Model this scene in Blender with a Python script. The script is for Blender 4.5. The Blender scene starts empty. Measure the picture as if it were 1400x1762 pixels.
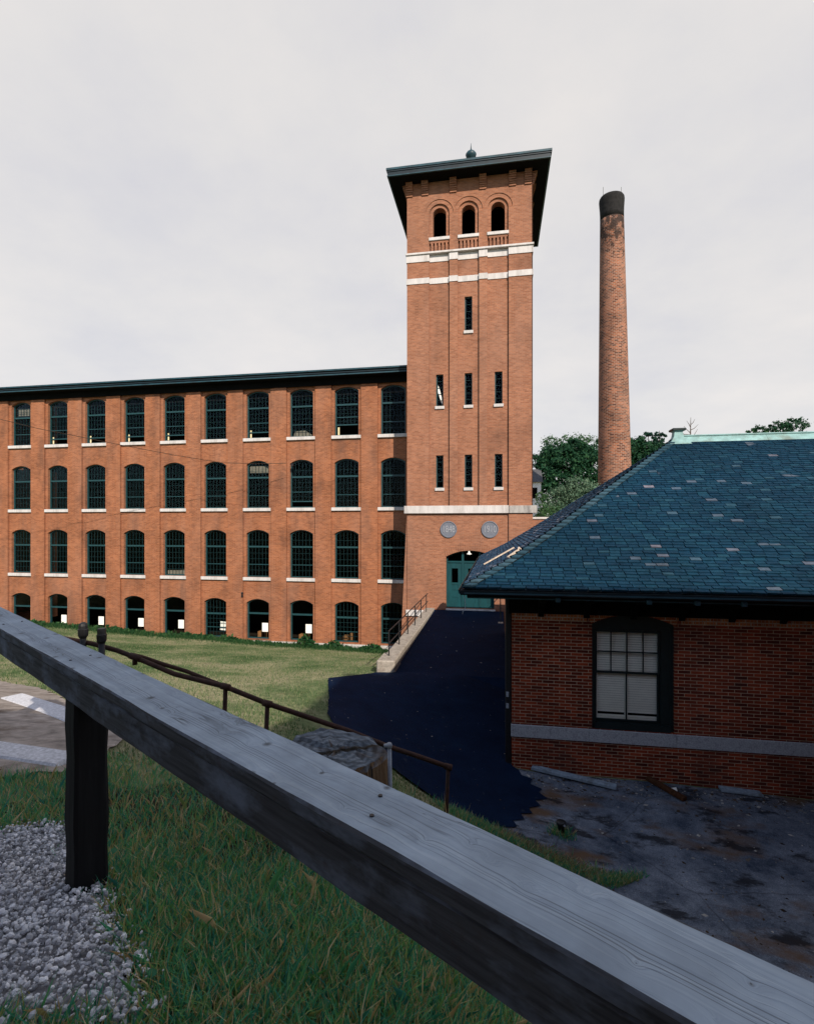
import bpy, math, random
import numpy as np
from mathutils import Vector, Matrix
from mathutils.geometry import delaunay_2d_cdt
random.seed(7); np.random.seed(7)
R = math.radians
COL = bpy.context.scene.collection
SC = bpy.context.scene

# ------------------------------------------------------------------ camera model
F, CX, CY = 880.0, 702.0, 905.0
YAW = R(9.86); S_, C_ = math.sin(YAW), math.cos(YAW)
FWD = Vector((-S_, C_, 0)); RGT = Vector((C_, S_, 0))
def P(px, py, Z):                       # a point seen at a place of the photograph, Z metres in front
    return FWD*Z + RGT*((px-CX)/F*Z) + Vector((0, 0, (CY-py)/F*Z))
def px2x(px, Y):                        # x on the plane y = Y
    u = (px-CX)/F
    return (-S_+C_*u)/(C_+S_*u)*Y
def W(X, Z, h): return RGT*X + FWD*Z + Vector((0, 0, h))

# ------------------------------------------------------------------ mesh builder
class MB:
    def __init__(s): s.v = []; s.f = []
    def add(s, vs, fs):
        n = len(s.v); s.v += [tuple(p) for p in vs]; s.f += [tuple(i+n for i in f) for f in fs]; return s
    def quad(s, a, b, c, d): return s.add([a, b, c, d], [(0, 1, 2, 3)])
    def box(s, x0, x1, y0, y1, z0, z1):
        vs = [(x0,y0,z0),(x1,y0,z0),(x1,y1,z0),(x0,y1,z0),(x0,y0,z1),(x1,y0,z1),(x1,y1,z1),(x0,y1,z1)]
        return s.add(vs, [(0,3,2,1),(4,5,6,7),(0,1,5,4),(1,2,6,5),(2,3,7,6),(3,0,4,7)])
    def cbox(s, x0, x1, y0, y1, z0, z1, b=.01):     # a box with chamfered edges
        X=[x0,x1];Y=[y0,y1];Z=[z0,z1]; vs=[]; idx={}
        for i in (0,1):
            for j in (0,1):
                for k in (0,1):
                    sx=b if i==0 else -b; sy=b if j==0 else -b; sz=b if k==0 else -b
                    for a,(dx,dy,dz) in enumerate(((0,sy,sz),(sx,0,sz),(sx,sy,0))):
                        idx[i,j,k,a]=len(vs); vs.append((X[i]+dx,Y[j]+dy,Z[k]+dz))
        fs=[]
        for i in (0,1): fs.append([idx[i,j,k,0] for j,k in ((0,0),(1,0),(1,1),(0,1))])
        for j in (0,1): fs.append([idx[i,j,k,1] for i,k in ((0,0),(1,0),(1,1),(0,1))])
        for k in (0,1): fs.append([idx[i,j,k,2] for i,j in ((0,0),(1,0),(1,1),(0,1))])
        for j in (0,1):
            for k in (0,1): fs.append([idx[0,j,k,1],idx[1,j,k,1],idx[1,j,k,2],idx[0,j,k,2]])
        for i in (0,1):
            for k in (0,1): fs.append([idx[i,0,k,0],idx[i,1,k,0],idx[i,1,k,2],idx[i,0,k,2]])
        for i in (0,1):
            for j in (0,1): fs.append([idx[i,j,0,0],idx[i,j,1,0],idx[i,j,1,1],idx[i,j,0,1]])
        for i in (0,1):
            for j in (0,1):
                for k in (0,1): fs.append([idx[i,j,k,0],idx[i,j,k,1],idx[i,j,k,2]])
        return s.add(vs, fs)
    def beam(s, p, q, w, h, up=(0,0,1)):            # rectangular bar from p to q
        p, q = Vector(p), Vector(q); d = (q-p).normalized(); u = Vector(up)
        r = d.cross(u).normalized(); u = r.cross(d)
        vs = []
        for e in (p, q):
            for a, b in ((-1,-1),(1,-1),(1,1),(-1,1)): vs.append(e + r*(a*w/2) + u*(b*h/2))
        return s.add(vs, [(0,1,2,3),(7,6,5,4),(0,4,5,1),(1,5,6,2),(2,6,7,3),(3,7,4,0)])
    def tube(s, pts, r, n=8, cap=True):
        pts = [Vector(p) for p in pts]; rs = r if isinstance(r, (list, tuple)) else [r]*len(pts)
        base = len(s.v); ref = Vector((.123, .456, .88)).normalized()
        for i, p in enumerate(pts):
            d = (pts[min(i+1, len(pts)-1)] - pts[max(i-1, 0)]).normalized()
            a = d.cross(ref).normalized(); b = d.cross(a)
            for k in range(n):
                t = 2*math.pi*k/n; s.v.append(tuple(p + a*(math.cos(t)*rs[i]) + b*(math.sin(t)*rs[i])))
        for i in range(len(pts)-1):
            for k in range(n):
                k2 = (k+1) % n
                s.f.append((base+i*n+k, base+i*n+k2, base+(i+1)*n+k2, base+(i+1)*n+k))
        if cap:
            s.f.append(tuple(base+k for k in range(n))[::-1]); s.f.append(tuple(base+(len(pts)-1)*n+k for k in range(n)))
        return s
    def lathe(s, c, prof, n=24):                    # prof: (radius, z) upward
        c = Vector(c); base = len(s.v)
        for r, z in prof:
            for k in range(n):
                t = 2*math.pi*k/n; s.v.append((c.x+r*math.cos(t), c.y+r*math.sin(t), c.z+z))
        for i in range(len(prof)-1):
            for k in range(n):
                k2 = (k+1) % n
                s.f.append((base+i*n+k, base+i*n+k2, base+(i+1)*n+k2, base+(i+1)*n+k))
        s.f.append(tuple(base+k for k in range(n))[::-1]); s.f.append(tuple(base+(len(prof)-1)*n+k for k in range(n)))
        return s
    def mesh(s, name, mat, smooth=False):
        me = bpy.data.meshes.new(name); me.from_pydata(s.v, [], s.f)
        if smooth: me.polygons.foreach_set('use_smooth', [True]*len(me.polygons))
        me.materials.append(mat); me.update(); return me
    def build(s, name, mat, parent=None, smooth=False):   # verts are in world space; kept relative to the thing's base
        o0 = base_of(parent)
        if parent is not None:
            s.v = [(a-o0.x, b-o0.y, c-o0.z) for a, b, c in s.v]
        o = bpy.data.objects.new(name, s.mesh(name, mat, smooth)); COL.objects.link(o)
        if parent is not None: o.parent = parent
        return o
def base_of(o):
    v = Vector((0, 0, 0))
    while o is not None: v += o.location; o = o.parent
    return v
def tag(o, label, cat, group=None):
    o['label'] = label; o['category'] = cat
    if group: o['group'] = group
    return o
def thing(name, label, cat, loc, group=None):
    o = bpy.data.objects.new(name, None); COL.objects.link(o); o.location = loc; o.empty_display_size = .2
    return tag(o, label, cat, group)
def struct(o, kind='structure'): o['kind'] = kind; return o
def rehome(o):                          # put a single-mesh thing's origin at its base
    me = o.data; n = len(me.vertices); co = np.empty(n*3); me.vertices.foreach_get('co', co); co = co.reshape(-1, 3)
    c = Vector((co[:,0].mean(), co[:,1].mean(), co[:,2].min()))
    co -= np.array(c); me.vertices.foreach_set('co', co.ravel()); me.update(); o.location = c; return o

# ------------------------------------------------------------------ materials
class NT:
    def __init__(s, name):
        s.m = bpy.data.materials.new(name); s.m.use_nodes = True; s.t = s.m.node_tree; s.b = s.t.nodes['Principled BSDF']
        s.b.inputs['Roughness'].default_value = .85
    def n(s, typ, **kw):
        nd = s.t.nodes.new(typ)
        for k, v in kw.items():
            if k.startswith('i_'):
                key = k[2:]; key = int(key) if key.isdigit() else key.replace('_', ' '); nd.inputs[key].default_value = v
            else: setattr(nd, k, v)
        return nd
    def l(s, a, b): s.t.links.new(a, b)
    def coord(s, sc=(1, 1, 1)):
        tc = s.n('ShaderNodeTexCoord'); mp = s.n('ShaderNodeMapping'); mp.inputs['Scale'].default_value = sc
        s.l(tc.outputs['Object'], mp.inputs[0]); return mp.outputs[0]
    def noise(s, vec, scale, detail=4, rough=.55):
        nd = s.n('ShaderNodeTexNoise'); nd.inputs['Scale'].default_value = scale; nd.inputs['Detail'].default_value = detail
        nd.inputs['Roughness'].default_value = rough; s.l(vec, nd.inputs['Vector']); return nd.outputs['Fac']
    def ramp(s, fac, stops):
        nd = s.n('ShaderNodeValToRGB'); cr = nd.color_ramp
        while len(cr.elements) < len(stops): cr.elements.new(.5)
        for e, (p, c) in zip(cr.elements, stops):
            e.position = p; e.color = (*c, 1) if len(c) == 3 else c
        s.l(fac, nd.inputs[0]); return nd.outputs[0]
    def mix(s, fac, a, b, mode='MIX'):
        nd = s.n('ShaderNodeMix', data_type='RGBA', blend_type=mode)
        for sock, v in ((nd.inputs[0], fac), (nd.inputs[6], a), (nd.inputs[7], b)):
            if isinstance(v, (int, float)): sock.default_value = v
            elif isinstance(v, tuple): sock.default_value = (*v, 1)
            else: s.l(v, sock)
        return nd.outputs[2]
    def math(s, op, a, b=0.0, c=0.0):
        nd = s.n('ShaderNodeMath', operation=op)
        for sock, v in zip(nd.inputs, (a, b, c)):
            if isinstance(v, (int, float)): sock.default_value = v
            else: s.l(v, sock)
        return nd.outputs[0]
    def bump(s, h, strength=.4, dist=.01):
        nd = s.n('ShaderNodeBump'); nd.inputs['Strength'].default_value = strength; nd.inputs['Distance'].default_value = dist
        s.l(h, nd.inputs['Height']); s.l(nd.outputs[0], s.b.inputs['Normal'])
    def color(s, c):
        if isinstance(c, tuple): s.b.inputs['Base Color'].default_value = (*c, 1)
        else: s.l(c, s.b.inputs['Base Color'])
    def rough(s, r): s.b.inputs['Roughness'].default_value = r
    def spec(s, v): s.b.inputs['Specular IOR Level'].default_value = v
G3 = lambda v: (v, v, v)

def brick_mat(name, c1, c2, mortar, msize=.01, radial=None, soot=0.0, sootz=None, mottle=.35, patch=None, wash=0, bw=.215, bh=.0677, fine_=.22):
    t = NT(name); tc = t.n('ShaderNodeTexCoord'); sx = t.n('ShaderNodeSeparateXYZ'); t.l(tc.outputs['Object'], sx.inputs[0])
    if radial: u = t.math('MULTIPLY', t.math('ARCTAN2', sx.outputs[1], sx.outputs[0]), radial)
    else: u = t.math('ADD', sx.outputs[0], sx.outputs[1])
    cb = t.n('ShaderNodeCombineXYZ'); t.l(u, cb.inputs[0]); t.l(sx.outputs[2], cb.inputs[1])
    bt = t.n('ShaderNodeTexBrick'); t.l(cb.outputs[0], bt.inputs['Vector'])
    bt.inputs['Scale'].default_value = 1; bt.inputs['Brick Width'].default_value = bw; bt.inputs['Row Height'].default_value = bh
    bt.inputs['Mortar Size'].default_value = msize; bt.inputs['Mortar Smooth'].default_value = .25; bt.inputs['Bias'].default_value = 0
    bt.inputs['Color1'].default_value = (*c1, 1); bt.inputs['Color2'].default_value = (*c2, 1); bt.inputs['Mortar'].default_value = (*mortar, 1)
    v = t.coord()
    col = t.mix(1.0, bt.outputs['Color'], t.ramp(t.noise(v, .55, 6, .65), [(.25, G3(1-mottle)), (.5, G3(1)), (.75, G3(1+mottle*.5))]), 'MULTIPLY')
    fine = t.noise(t.coord((3, 3, 13)), 1.4, 3, .7)
    col = t.mix(1.0, col, t.ramp(fine, [(.3, G3(1-fine_)), (.52, G3(1.0)), (.72, G3(1+fine_*.8))]), 'MULTIPLY')
    if wash:                               # rain-washed paler bloom running down the wall
        col = t.mix(t.math('MULTIPLY', t.ramp(t.noise(t.coord((1.1, 1.1, .25)), .8, 4), [(.45, G3(0)), (.75, G3(1))]), wash), col, (.30, .185, .14))
    if soot:
        st = t.ramp(t.noise(t.coord((1, 1, .35)), .9, 5, .6), [(.50, G3(0)), (.74, G3(1))])
        col = t.mix(t.math('MULTIPLY', st, soot), col, (.04, .03, .028))
    if sootz:
        z0, z1 = sootz
        mr = t.n('ShaderNodeMapRange'); t.l(sx.outputs[2], mr.inputs[0]); mr.inputs[1].default_value = z0; mr.inputs[2].default_value = z1
        nn = t.math('ADD', t.math('MULTIPLY', t.noise(v, 2.2, 6, .75), 1.7), -.85)
        f = t.ramp(t.math('ADD', mr.outputs[0], nn), [(.45, G3(0)), (.6, G3(1))])
        col = t.mix(t.math('MULTIPLY', f, .88), col, (.018, .015, .014))
    t.color(col); t.rough(.9); t.spec(.15)
    t.bump(t.math('ADD', t.math('MULTIPLY', bt.outputs['Fac'], -1.0), t.math('MULTIPLY', t.noise(v, 60, 3), .3)), .5, .006)
    return t.m
def plain(name, c, rough=.7, var=.25, scale=6, spec=.3, metal=0, stain=None, streak=False, bumpy=0):
    t = NT(name); v = t.coord((1, 1, .2) if streak else (1, 1, 1))
    col = t.mix(1.0, c, t.ramp(t.noise(v, scale, 5, .65), [(.3, G3(1-var)), (.5, G3(1)), (.7, G3(1+var))]), 'MULTIPLY')
    if stain:
        col = t.mix(t.ramp(t.noise(v, scale*.35, 6, .7), [(.52, G3(0)), (.68, G3(.8))]), col, stain)
    t.color(col); t.rough(rough); t.spec(spec); t.b.inputs['Metallic'].default_value = metal
    if bumpy: t.bump(t.noise(t.coord(), scale*6, 5, .7), bumpy, .01)
    return t.m
M = {}
M['mill'] = brick_mat('mill_brick', (.33,.117,.051), (.22,.071,.030), (.28,.16,.105), .008, soot=.5, mottle=.34, wash=.25, fine_=.16)
M['tower'] = brick_mat('tower_brick', (.33,.136,.074), (.228,.087,.046), (.28,.17,.12), .008, soot=.3, mottle=.28, wash=.25, fine_=.16)
M['house'] = brick_mat('powerhouse_brick', (.30,.050,.018), (.075,.013,.007), (.42,.29,.2), .0065, mottle=.5, soot=.5, bw=.235)
M['soldier'] = brick_mat('soldier_brick', (.46,.15,.05), (.34,.095,.035), (.45,.36,.26), .009)
M['stack'] = brick_mat('chimney_brick', (.31,.108,.052), (.055,.016,.010), (.29,.20,.155), .02, radial=1.2, sootz=(25, 37), mottle=.45, wash=.3, bw=.34, bh=.135)
M['stone'] = plain('white_stone', (.52,.49,.475), .8, .14, 5, .2, stain=(.34,.31,.29), streak=True)
M['dirtystone'] = plain('dirty_stone', (.33,.31,.29), .85, .3, 9, .2, stain=(.12,.105,.10), streak=True)
M['granite'] = plain('granite', (.36,.37,.39), .85, .35, 40, .2, stain=(.2,.2,.22))
M['conc'] = plain('concrete', (.31,.275,.235), .9, .3, 9, .15, stain=(.2,.16,.13), bumpy=.3)
M['teal'] = plain('teal_paint', (.010,.046,.052), .45, .3, 8, .4)
M['tealdark'] = plain('dark_teal_paint', (.004,.012,.013), .5, .3, 8, .4)
M['bars'] = plain('glazing_bar_paint', (.006,.026,.029), .6, .3, 8, .2)
M['doorpaint'] = plain('door_green_paint', (.002,.044,.052), .5, .25, 5, .35, streak=True)
M['cop'] = plain('copper_trim', (.013,.046,.062), .5, .45, 2.5, .4, stain=(.02,.035,.04))
M['copdark'] = plain('dark_gutter', (.004,.012,.018), .5, .5, 3, .4)
M['verdigris'] = plain('verdigris_copper', (.22,.36,.35), .7, .25, 5, .3, stain=(.14,.17,.14))
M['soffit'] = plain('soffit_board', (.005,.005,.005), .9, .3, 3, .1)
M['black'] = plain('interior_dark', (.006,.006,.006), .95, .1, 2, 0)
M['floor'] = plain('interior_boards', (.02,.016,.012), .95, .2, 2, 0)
M['rust'] = plain('rusty_pipe', (.042,.017,.011), .75, .5, 22, .3, stain=(.018,.012,.01), bumpy=.3)
M['iron'] = plain('black_iron', (.012,.012,.014), .5, .4, 25, .4)
M['galv'] = plain('galvanised_pipe', (.26,.29,.33), .5, .3, 30, .4)
M['paper'] = plain('white_paper', (.86,.84,.78), .8, .04, 3, .1)
M['yellow'] = plain('yellow_curtain', (.72,.6,.36), .8, .1, 6, .1)
M['blind'] = plain('blind_slat', (.92,.90,.80), .6, .05, 4, .3)
M['plank'] = plain('grey_plank', (.24,.30,.36), .85, .35, 12, .2, stain=(.12,.13,.13))
M['rot'] = plain('rotten_wood', (.07,.03,.015), .95, .6, 18, .1)
M['stick'] = plain('split_wood', (.52,.42,.33), .85, .3, 20, .2)
M['lampwhite'] = plain('enamel', (.78,.76,.7), .4, .05, 4, .4)
M['plaque'] = plain('plaque_metal', (.135,.145,.175), .6, .15, 7, .3)
M['plaquelet'] = plain('plaque_lettering', (.27,.275,.30), .6, .08, 7, .3)
M['box'] = plain('cardboard', (.20,.10,.04), .9, .3, 6, .1)
M['bark'] = plain('bark', (.06,.045,.032), .95, .4, 12, .1)
M['deadwood'] = plain('dead_twig', (.10,.08,.07), .95, .3, 12, .1)
M['cable'] = plain('cable_sheath', (.03,.018,.012), .8, .1, 5, .2)
M['tar'] = plain('flat_roof', (.08,.08,.085), .9, .2, 2, .2)
M['drywall'] = plain('white_siding', (.72,.72,.7), .8, .08, 3, .2)

def glass_mat():
    t = NT('window_glass'); nt = t.t; out = nt.nodes['Material Output']
    gl = t.n('ShaderNodeBsdfGlossy'); gl.inputs['Roughness'].default_value = .03; gl.inputs['Color'].default_value = (.42,.5,.56,1)
    tr = t.n('ShaderNodeBsdfTransparent'); tr.inputs['Color'].default_value = (.93,.95,.95,1)
    fr = t.n('ShaderNodeFresnel'); fr.inputs['IOR'].default_value = 1.22
    nb = t.n('ShaderNodeBump'); nb.inputs['Strength'].default_value = .012; nb.inputs['Distance'].default_value = .02
    t.l(t.noise(t.coord(), 2.2, 2), nb.inputs['Height']); t.l(nb.outputs[0], gl.inputs['Normal'])
    mx = t.n('ShaderNodeMixShader'); t.l(fr.outputs[0], mx.inputs[0]); t.l(tr.outputs[0], mx.inputs[1]); t.l(gl.outputs[0], mx.inputs[2])
    t.l(mx.outputs[0], out.inputs[0]); return t.m
M['glass'] = glass_mat()

def slate_mat(name, stops, rough=.5):
    t = NT(name); g = t.n('ShaderNodeNewGeometry')
    col = t.ramp(g.outputs['Random Per Island'], stops)
    v = t.coord()
    pale = t.math('MULTIPLY', t.math('GREATER_THAN', t.math('FRACT', t.math('MULTIPLY', g.outputs['Random Per Island'], 37.0)), .8), t.ramp(t.noise(v, .75, 2, .4), [(.67, G3(0)), (.685, G3(1))]))
    col = t.mix(t.math('MULTIPLY', pale, .8), col, (.085,.105,.135))
    col = t.mix(1.0, col, t.ramp(t.noise(v, 9, 5, .7), [(.3, G3(.7)), (.5, G3(1)), (.72, G3(1.3))]), 'MULTIPLY')
    col = t.mix(1.0, col, t.ramp(t.noise(v, .5, 4, .6), [(.3, G3(.78)), (.7, G3(1.2))]), 'MULTIPLY')
    t.color(col); t.rough(rough); t.spec(.12); t.bump(t.noise(v, 45, 4, .7), .25, .006); return t.m
M['slate'] = slate_mat('blue_slate', [(0, (.003,.023,.047)), (.5, (.004,.0285,.055)), (.9, (.006,.036,.063)), (.972, (.010,.045,.072)), (.983, (.03,.072,.105)), (.994, (.085,.10,.135)), (1, (.17,.155,.18))], .7)
M['slateleft'] = slate_mat('mixed_slate', [(0, (.008,.036,.075)), (.5, (.014,.048,.092)), (.88, (.022,.062,.108)), (.96, (.07,.10,.14)), (1, (.17,.175,.21))], .75)
M['slatecap'] = slate_mat('hip_slate', [(0, (.022,.060,.088)), (.6, (.032,.075,.103)), (1, (.05,.095,.125))], .7)

def wood_rail():
    t = NT('weathered_plank'); tc = t.n('ShaderNodeTexCoord')
    mp = t.n('ShaderNodeMapping'); t.l(tc.outputs['UV'], mp.inputs[0]); mp.inputs['Scale'].default_value = (1, 1, 1)
    w = t.n('ShaderNodeMapping'); t.l(tc.outputs['UV'], w.inputs[0]); w.inputs['Scale'].default_value = (.8, 9, 1)
    vor = t.n('ShaderNodeTexVoronoi', feature='F1', voronoi_dimensions='2D'); t.l(mp.outputs[0], vor.inputs['Vector']); vor.inputs['Scale'].default_value = 7.5
    knot = vor.outputs['Distance']
    # grain bends round the knots
    sx = t.n('ShaderNodeSeparateXYZ'); t.l(mp.outputs[0], sx.inputs[0])
    push = t.math('DIVIDE', .0035, t.math('ADD', knot, .06))
    wob = t.math('MULTIPLY', t.noise(w.outputs[0], 2.0, 3), .10)
    yy = t.math('ADD', t.math('ADD', sx.outputs[1], wob), push)
    cb = t.n('ShaderNodeCombineXYZ'); t.l(t.math('MULTIPLY', sx.outputs[0], .35), cb.inputs[0]); t.l(t.math('MULTIPLY', yy, 55), cb.inputs[1])
    g1 = t.noise(cb.outputs[0], 1.0, 5, .62)
    cb2 = t.n('ShaderNodeCombineXYZ'); t.l(t.math('MULTIPLY', sx.outputs[0], .22), cb2.inputs[0]); t.l(t.math('MULTIPLY', yy, 26), cb2.inputs[1])
    crack = t.ramp(t.noise(cb2.outputs[0], 1.0, 2, .5), [(.48, G3(0)), (.5, G3(1)), (.52, G3(0))])
    zone = t.ramp(t.noise(mp.outputs[0], 2.0, 2), [(.5, G3(0)), (.62, G3(1))])
    col = t.ramp(g1, [(.25, (.215,.265,.325)), (.5, (.285,.345,.41)), (.75, (.36,.42,.475))])
    col = t.mix(1.0, col, t.ramp(t.noise(mp.outputs[0], 5, 4, .6), [(.3, G3(.78)), (.7, G3(1.15))]), 'MULTIPLY')
    col = t.mix(t.math('MULTIPLY', t.math('MULTIPLY', crack, zone), .8), col, (.03,.035,.04))
    gate = t.ramp(t.noise(w.outputs[0], .55, 2), [(.28, G3(0)), (.46, G3(1))]); lines = None
    for v0, hw in ((.062,.0010),(.072,.0014),(.083,.0009),(.094,.0016),(.150,.0008)):
        cb3 = t.n('ShaderNodeCombineXYZ'); t.l(t.math('MULTIPLY', sx.outputs[0], .9), cb3.inputs[0]); cb3.inputs[1].default_value = v0*90
        yv = t.math('ADD', sx.outputs[1], t.math('ADD', t.math('MULTIPLY', t.noise(cb3.outputs[0], 1.2, 4), .022), t.math('MULTIPLY', push, .4)))
        ln = t.math('LESS_THAN', t.math('ABSOLUTE', t.math('SUBTRACT', yv, v0+.016)), hw)
        lines = ln if lines is None else t.math('MAXIMUM', lines, ln)
    col = t.mix(t.math('MULTIPLY', t.math('MULTIPLY', lines, gate), .55), col, (.05,.06,.07))
    kr = t.n('ShaderNodeTexWhiteNoise', noise_dimensions='3D'); t.l(vor.outputs['Position'], kr.inputs['Vector'])
    kf = t.math('MULTIPLY', t.ramp(t.math('DIVIDE', t.math('ADD', knot, t.math('MULTIPLY', t.noise(mp.outputs[0], 60, 3), .05)), t.math('ADD', t.math('MULTIPLY', t.math('FRACT', t.math('MULTIPLY', kr.outputs[0], 13.0)), .9), .35)), [(.07, G3(1)), (.17, G3(0))]), t.math('GREATER_THAN', kr.outputs[0], .72))
    col = t.mix(t.math('MULTIPLY', kf, .75), col, (.045,.045,.045))
    t.color(col); t.rough(.75); t.spec(.25)
    t.bump(t.math('ADD', g1, t.math('MULTIPLY', crack, -1.0)), .35, .003); return t.m
M['rail'] = wood_rail()
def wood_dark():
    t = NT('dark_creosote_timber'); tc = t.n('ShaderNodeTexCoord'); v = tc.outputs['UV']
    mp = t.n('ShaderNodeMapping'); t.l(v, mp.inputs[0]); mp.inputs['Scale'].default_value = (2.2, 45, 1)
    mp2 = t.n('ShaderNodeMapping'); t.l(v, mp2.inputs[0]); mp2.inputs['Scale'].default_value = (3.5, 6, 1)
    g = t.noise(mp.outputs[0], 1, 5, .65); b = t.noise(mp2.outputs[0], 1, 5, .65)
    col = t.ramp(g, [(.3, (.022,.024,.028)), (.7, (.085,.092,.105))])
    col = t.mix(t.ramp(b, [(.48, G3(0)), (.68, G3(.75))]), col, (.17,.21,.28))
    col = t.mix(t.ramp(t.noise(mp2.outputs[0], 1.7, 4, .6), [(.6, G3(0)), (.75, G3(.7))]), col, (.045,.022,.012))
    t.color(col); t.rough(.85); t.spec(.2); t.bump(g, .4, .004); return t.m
M['beam'] = wood_dark()
def post_mat():
    t = NT('tarred_post'); v = t.coord((20, 20, 1.2)); g = t.noise(v, 1.2, 5, .65)
    t.color(t.ramp(g, [(.3, (.006,.006,.007)), (.62, (.014,.014,.015)), (.78, (.03,.03,.032))])); t.rough(.8); t.spec(.2); t.bump(g, .6, .006); return t.m
M['post'] = post_mat()
def stump_mat():
    t = NT('stump_wood'); v = t.coord(); g = t.n('ShaderNodeNewGeometry'); sx = t.n('ShaderNodeSeparateXYZ'); t.l(g.outputs['Normal'], sx.inputs[0])
    side = t.ramp(t.noise(t.coord((26, 26, .8)), 1, 4, .6), [(.36, (.018,.017,.017)), (.5, (.14,.085,.045)), (.7, (.23,.155,.095))])
    top = t.ramp(t.noise(t.coord((5, 11, 5)), 1.4, 6, .7), [(.32, (.022,.026,.032)), (.5, (.10,.12,.145)), (.72, (.21,.235,.26))])
    top = t.mix(t.ramp(t.noise(v, 3.5, 3), [(.58, G3(0)), (.66, G3(.7))]), top, (.05,.032,.02))
    ob = t.n('ShaderNodeSeparateXYZ'); t.l(v, ob.inputs[0]); d_ = t.math('ADD', t.math('MULTIPLY', ob.outputs[0], -.62), t.math('MULTIPLY', ob.outputs[1], .78))
    d_ = t.math('ABSOLUTE', t.math('ADD', t.math('ADD', d_, .04), t.math('MULTIPLY', t.math('ADD', t.noise(v, 9, 5, .7), -.5), .12)))
    top = t.mix(t.ramp(d_, [(.012, G3(.95)), (.04, G3(0))]), top, (.022,.016,.009))
    ringn = t.n('ShaderNodeTexWave', wave_type='RINGS', rings_direction='Z'); ringn.inputs['Scale'].default_value = 6; ringn.inputs['Distortion'].default_value = 5; ringn.inputs['Detail'].default_value = 4; t.l(v, ringn.inputs['Vector'])
    top = t.mix(.4, top, t.mix(1.0, top, t.ramp(ringn.outputs['Fac'], [(.2, G3(.35)), (.8, G3(1.4))]), 'MULTIPLY'))
    t.color(t.mix(t.ramp(sx.outputs[2], [(.35, G3(0)), (.6, G3(1))]), side, top)); t.rough(.9); t.spec(.15)
    t.bump(t.noise(t.coord((9, 9, 9)), 2, 6, .7), .7, .02); return t.m
M['stump'] = stump_mat()
def grass_ground():
    t = NT('turf_ground'); v = t.coord()
    col = t.ramp(t.noise(v, .33, 5, .6), [(.36, (.055,.105,.036)), (.48, (.16,.20,.095)), (.58, (.32,.30,.18))])
    col = t.mix(1.0, col, t.ramp(t.noise(v, 7, 5, .75), [(.3, G3(.55)), (.5, G3(1)), (.7, G3(1.35))]), 'MULTIPLY')
    col = t.mix(t.ramp(t.noise(v, 1.3, 5, .7), [(.6, G3(0)), (.72, G3(.65))]), col, (.19,.15,.09))
    t.color(col); t.rough(.95); t.spec(.1); t.bump(t.noise(v, 30, 5, .8), .9, .05); return t.m
M['turf'] = grass_ground()
def asphalt(name, base, blotch, sp, rough, rust=True):
    t = NT(name); v = t.coord()
    col = t.ramp(t.noise(v, 1.3, 9, .78), [(.32, base), (.66, blotch)])
    vo = t.n('ShaderNodeTexVoronoi', feature='DISTANCE_TO_EDGE', voronoi_dimensions='2D'); vo.inputs['Scale'].default_value = .38
    wv = t.n('ShaderNodeMix', data_type='VECTOR'); wv.inputs[0].default_value = .12; nz = t.n('ShaderNodeTexNoise'); nz.inputs['Scale'].default_value = 2.5; t.l(v, nz.inputs['Vector'])
    t.l(v, wv.inputs[4]); t.l(nz.outputs['Color'], wv.inputs[5]); t.l(wv.outputs[1], vo.inputs['Vector'])
    if rust: col = t.mix(t.ramp(vo.outputs['Distance'], [(.0, G3(.5)), (.006, G3(0))]), col, (.012,.012,.014))
    col = t.mix(1.0, col, t.ramp(t.noise(v, 55, 5, .85), [(.3, G3(.45)), (.5, G3(1)), (.72, G3(1.9))]), 'MULTIPLY')
    if rust:
        col = t.mix(t.ramp(t.noise(t.coord((.6, 1.1, 1)), 1.1, 5, .6), [(.52, G3(0)), (.66, G3(.9))]), col, (.12,.068,.034))
        col = t.mix(t.ramp(t.noise(t.coord((.7, 1.3, 1)), 1.7, 5, .65), [(.54, G3(0)), (.62, G3(.85))]), col, (.014,.014,.017))
    else:
        col = t.mix(t.ramp(t.noise(t.coord((.5, 1.8, 1)), 1.6, 4, .6), [(.6, G3(0)), (.74, G3(.5))]), col, (.006,.022,.052))
        col = t.mix(t.ramp(t.noise(v, 5.5, 2, .4), [(.70, G3(0)), (.74, G3(.5))]), col, (.03,.04,.055))
    t.color(col); t.rough(rough); t.spec(sp); t.bump(t.noise(v, 160, 3, .8), .6, .006); return t.m
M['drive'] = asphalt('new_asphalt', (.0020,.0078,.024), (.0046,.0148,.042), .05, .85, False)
M['yard'] = asphalt('old_asphalt', (.02,.032,.055), (.19,.215,.26), .1, .85)
M['dirt'] = plain('gravel_path', (.30,.26,.23), .95, .45, 5, .1, stain=(.12,.085,.06), bumpy=.6)
M['gravel'] = plain('pale_gravel', (.55,.55,.58), .9, .3, 30, .15)
def leaf_mat(name, stops, rough=.6, tr=.35):
    t = NT(name); g = t.n('ShaderNodeNewGeometry'); col = t.ramp(g.outputs['Random Per Island'], stops)
    t.color(col); t.rough(rough); t.spec(.1)
    if tr:
        ts = t.n('ShaderNodeBsdfTranslucent'); t.l(col, ts.inputs['Color']); mx = t.n('ShaderNodeMixShader'); mx.inputs[0].default_value = tr
        t.l(t.b.outputs[0], mx.inputs[1]); t.l(ts.outputs[0], mx.inputs[2]); t.l(mx.outputs[0], t.t.nodes['Material Output'].inputs[0])
    return t.m
M['leafdark'] = leaf_mat('dark_leaves', [(0, (.008,.040,.020)), (.6, (.018,.066,.032)), (1, (.04,.10,.04))])
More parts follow.
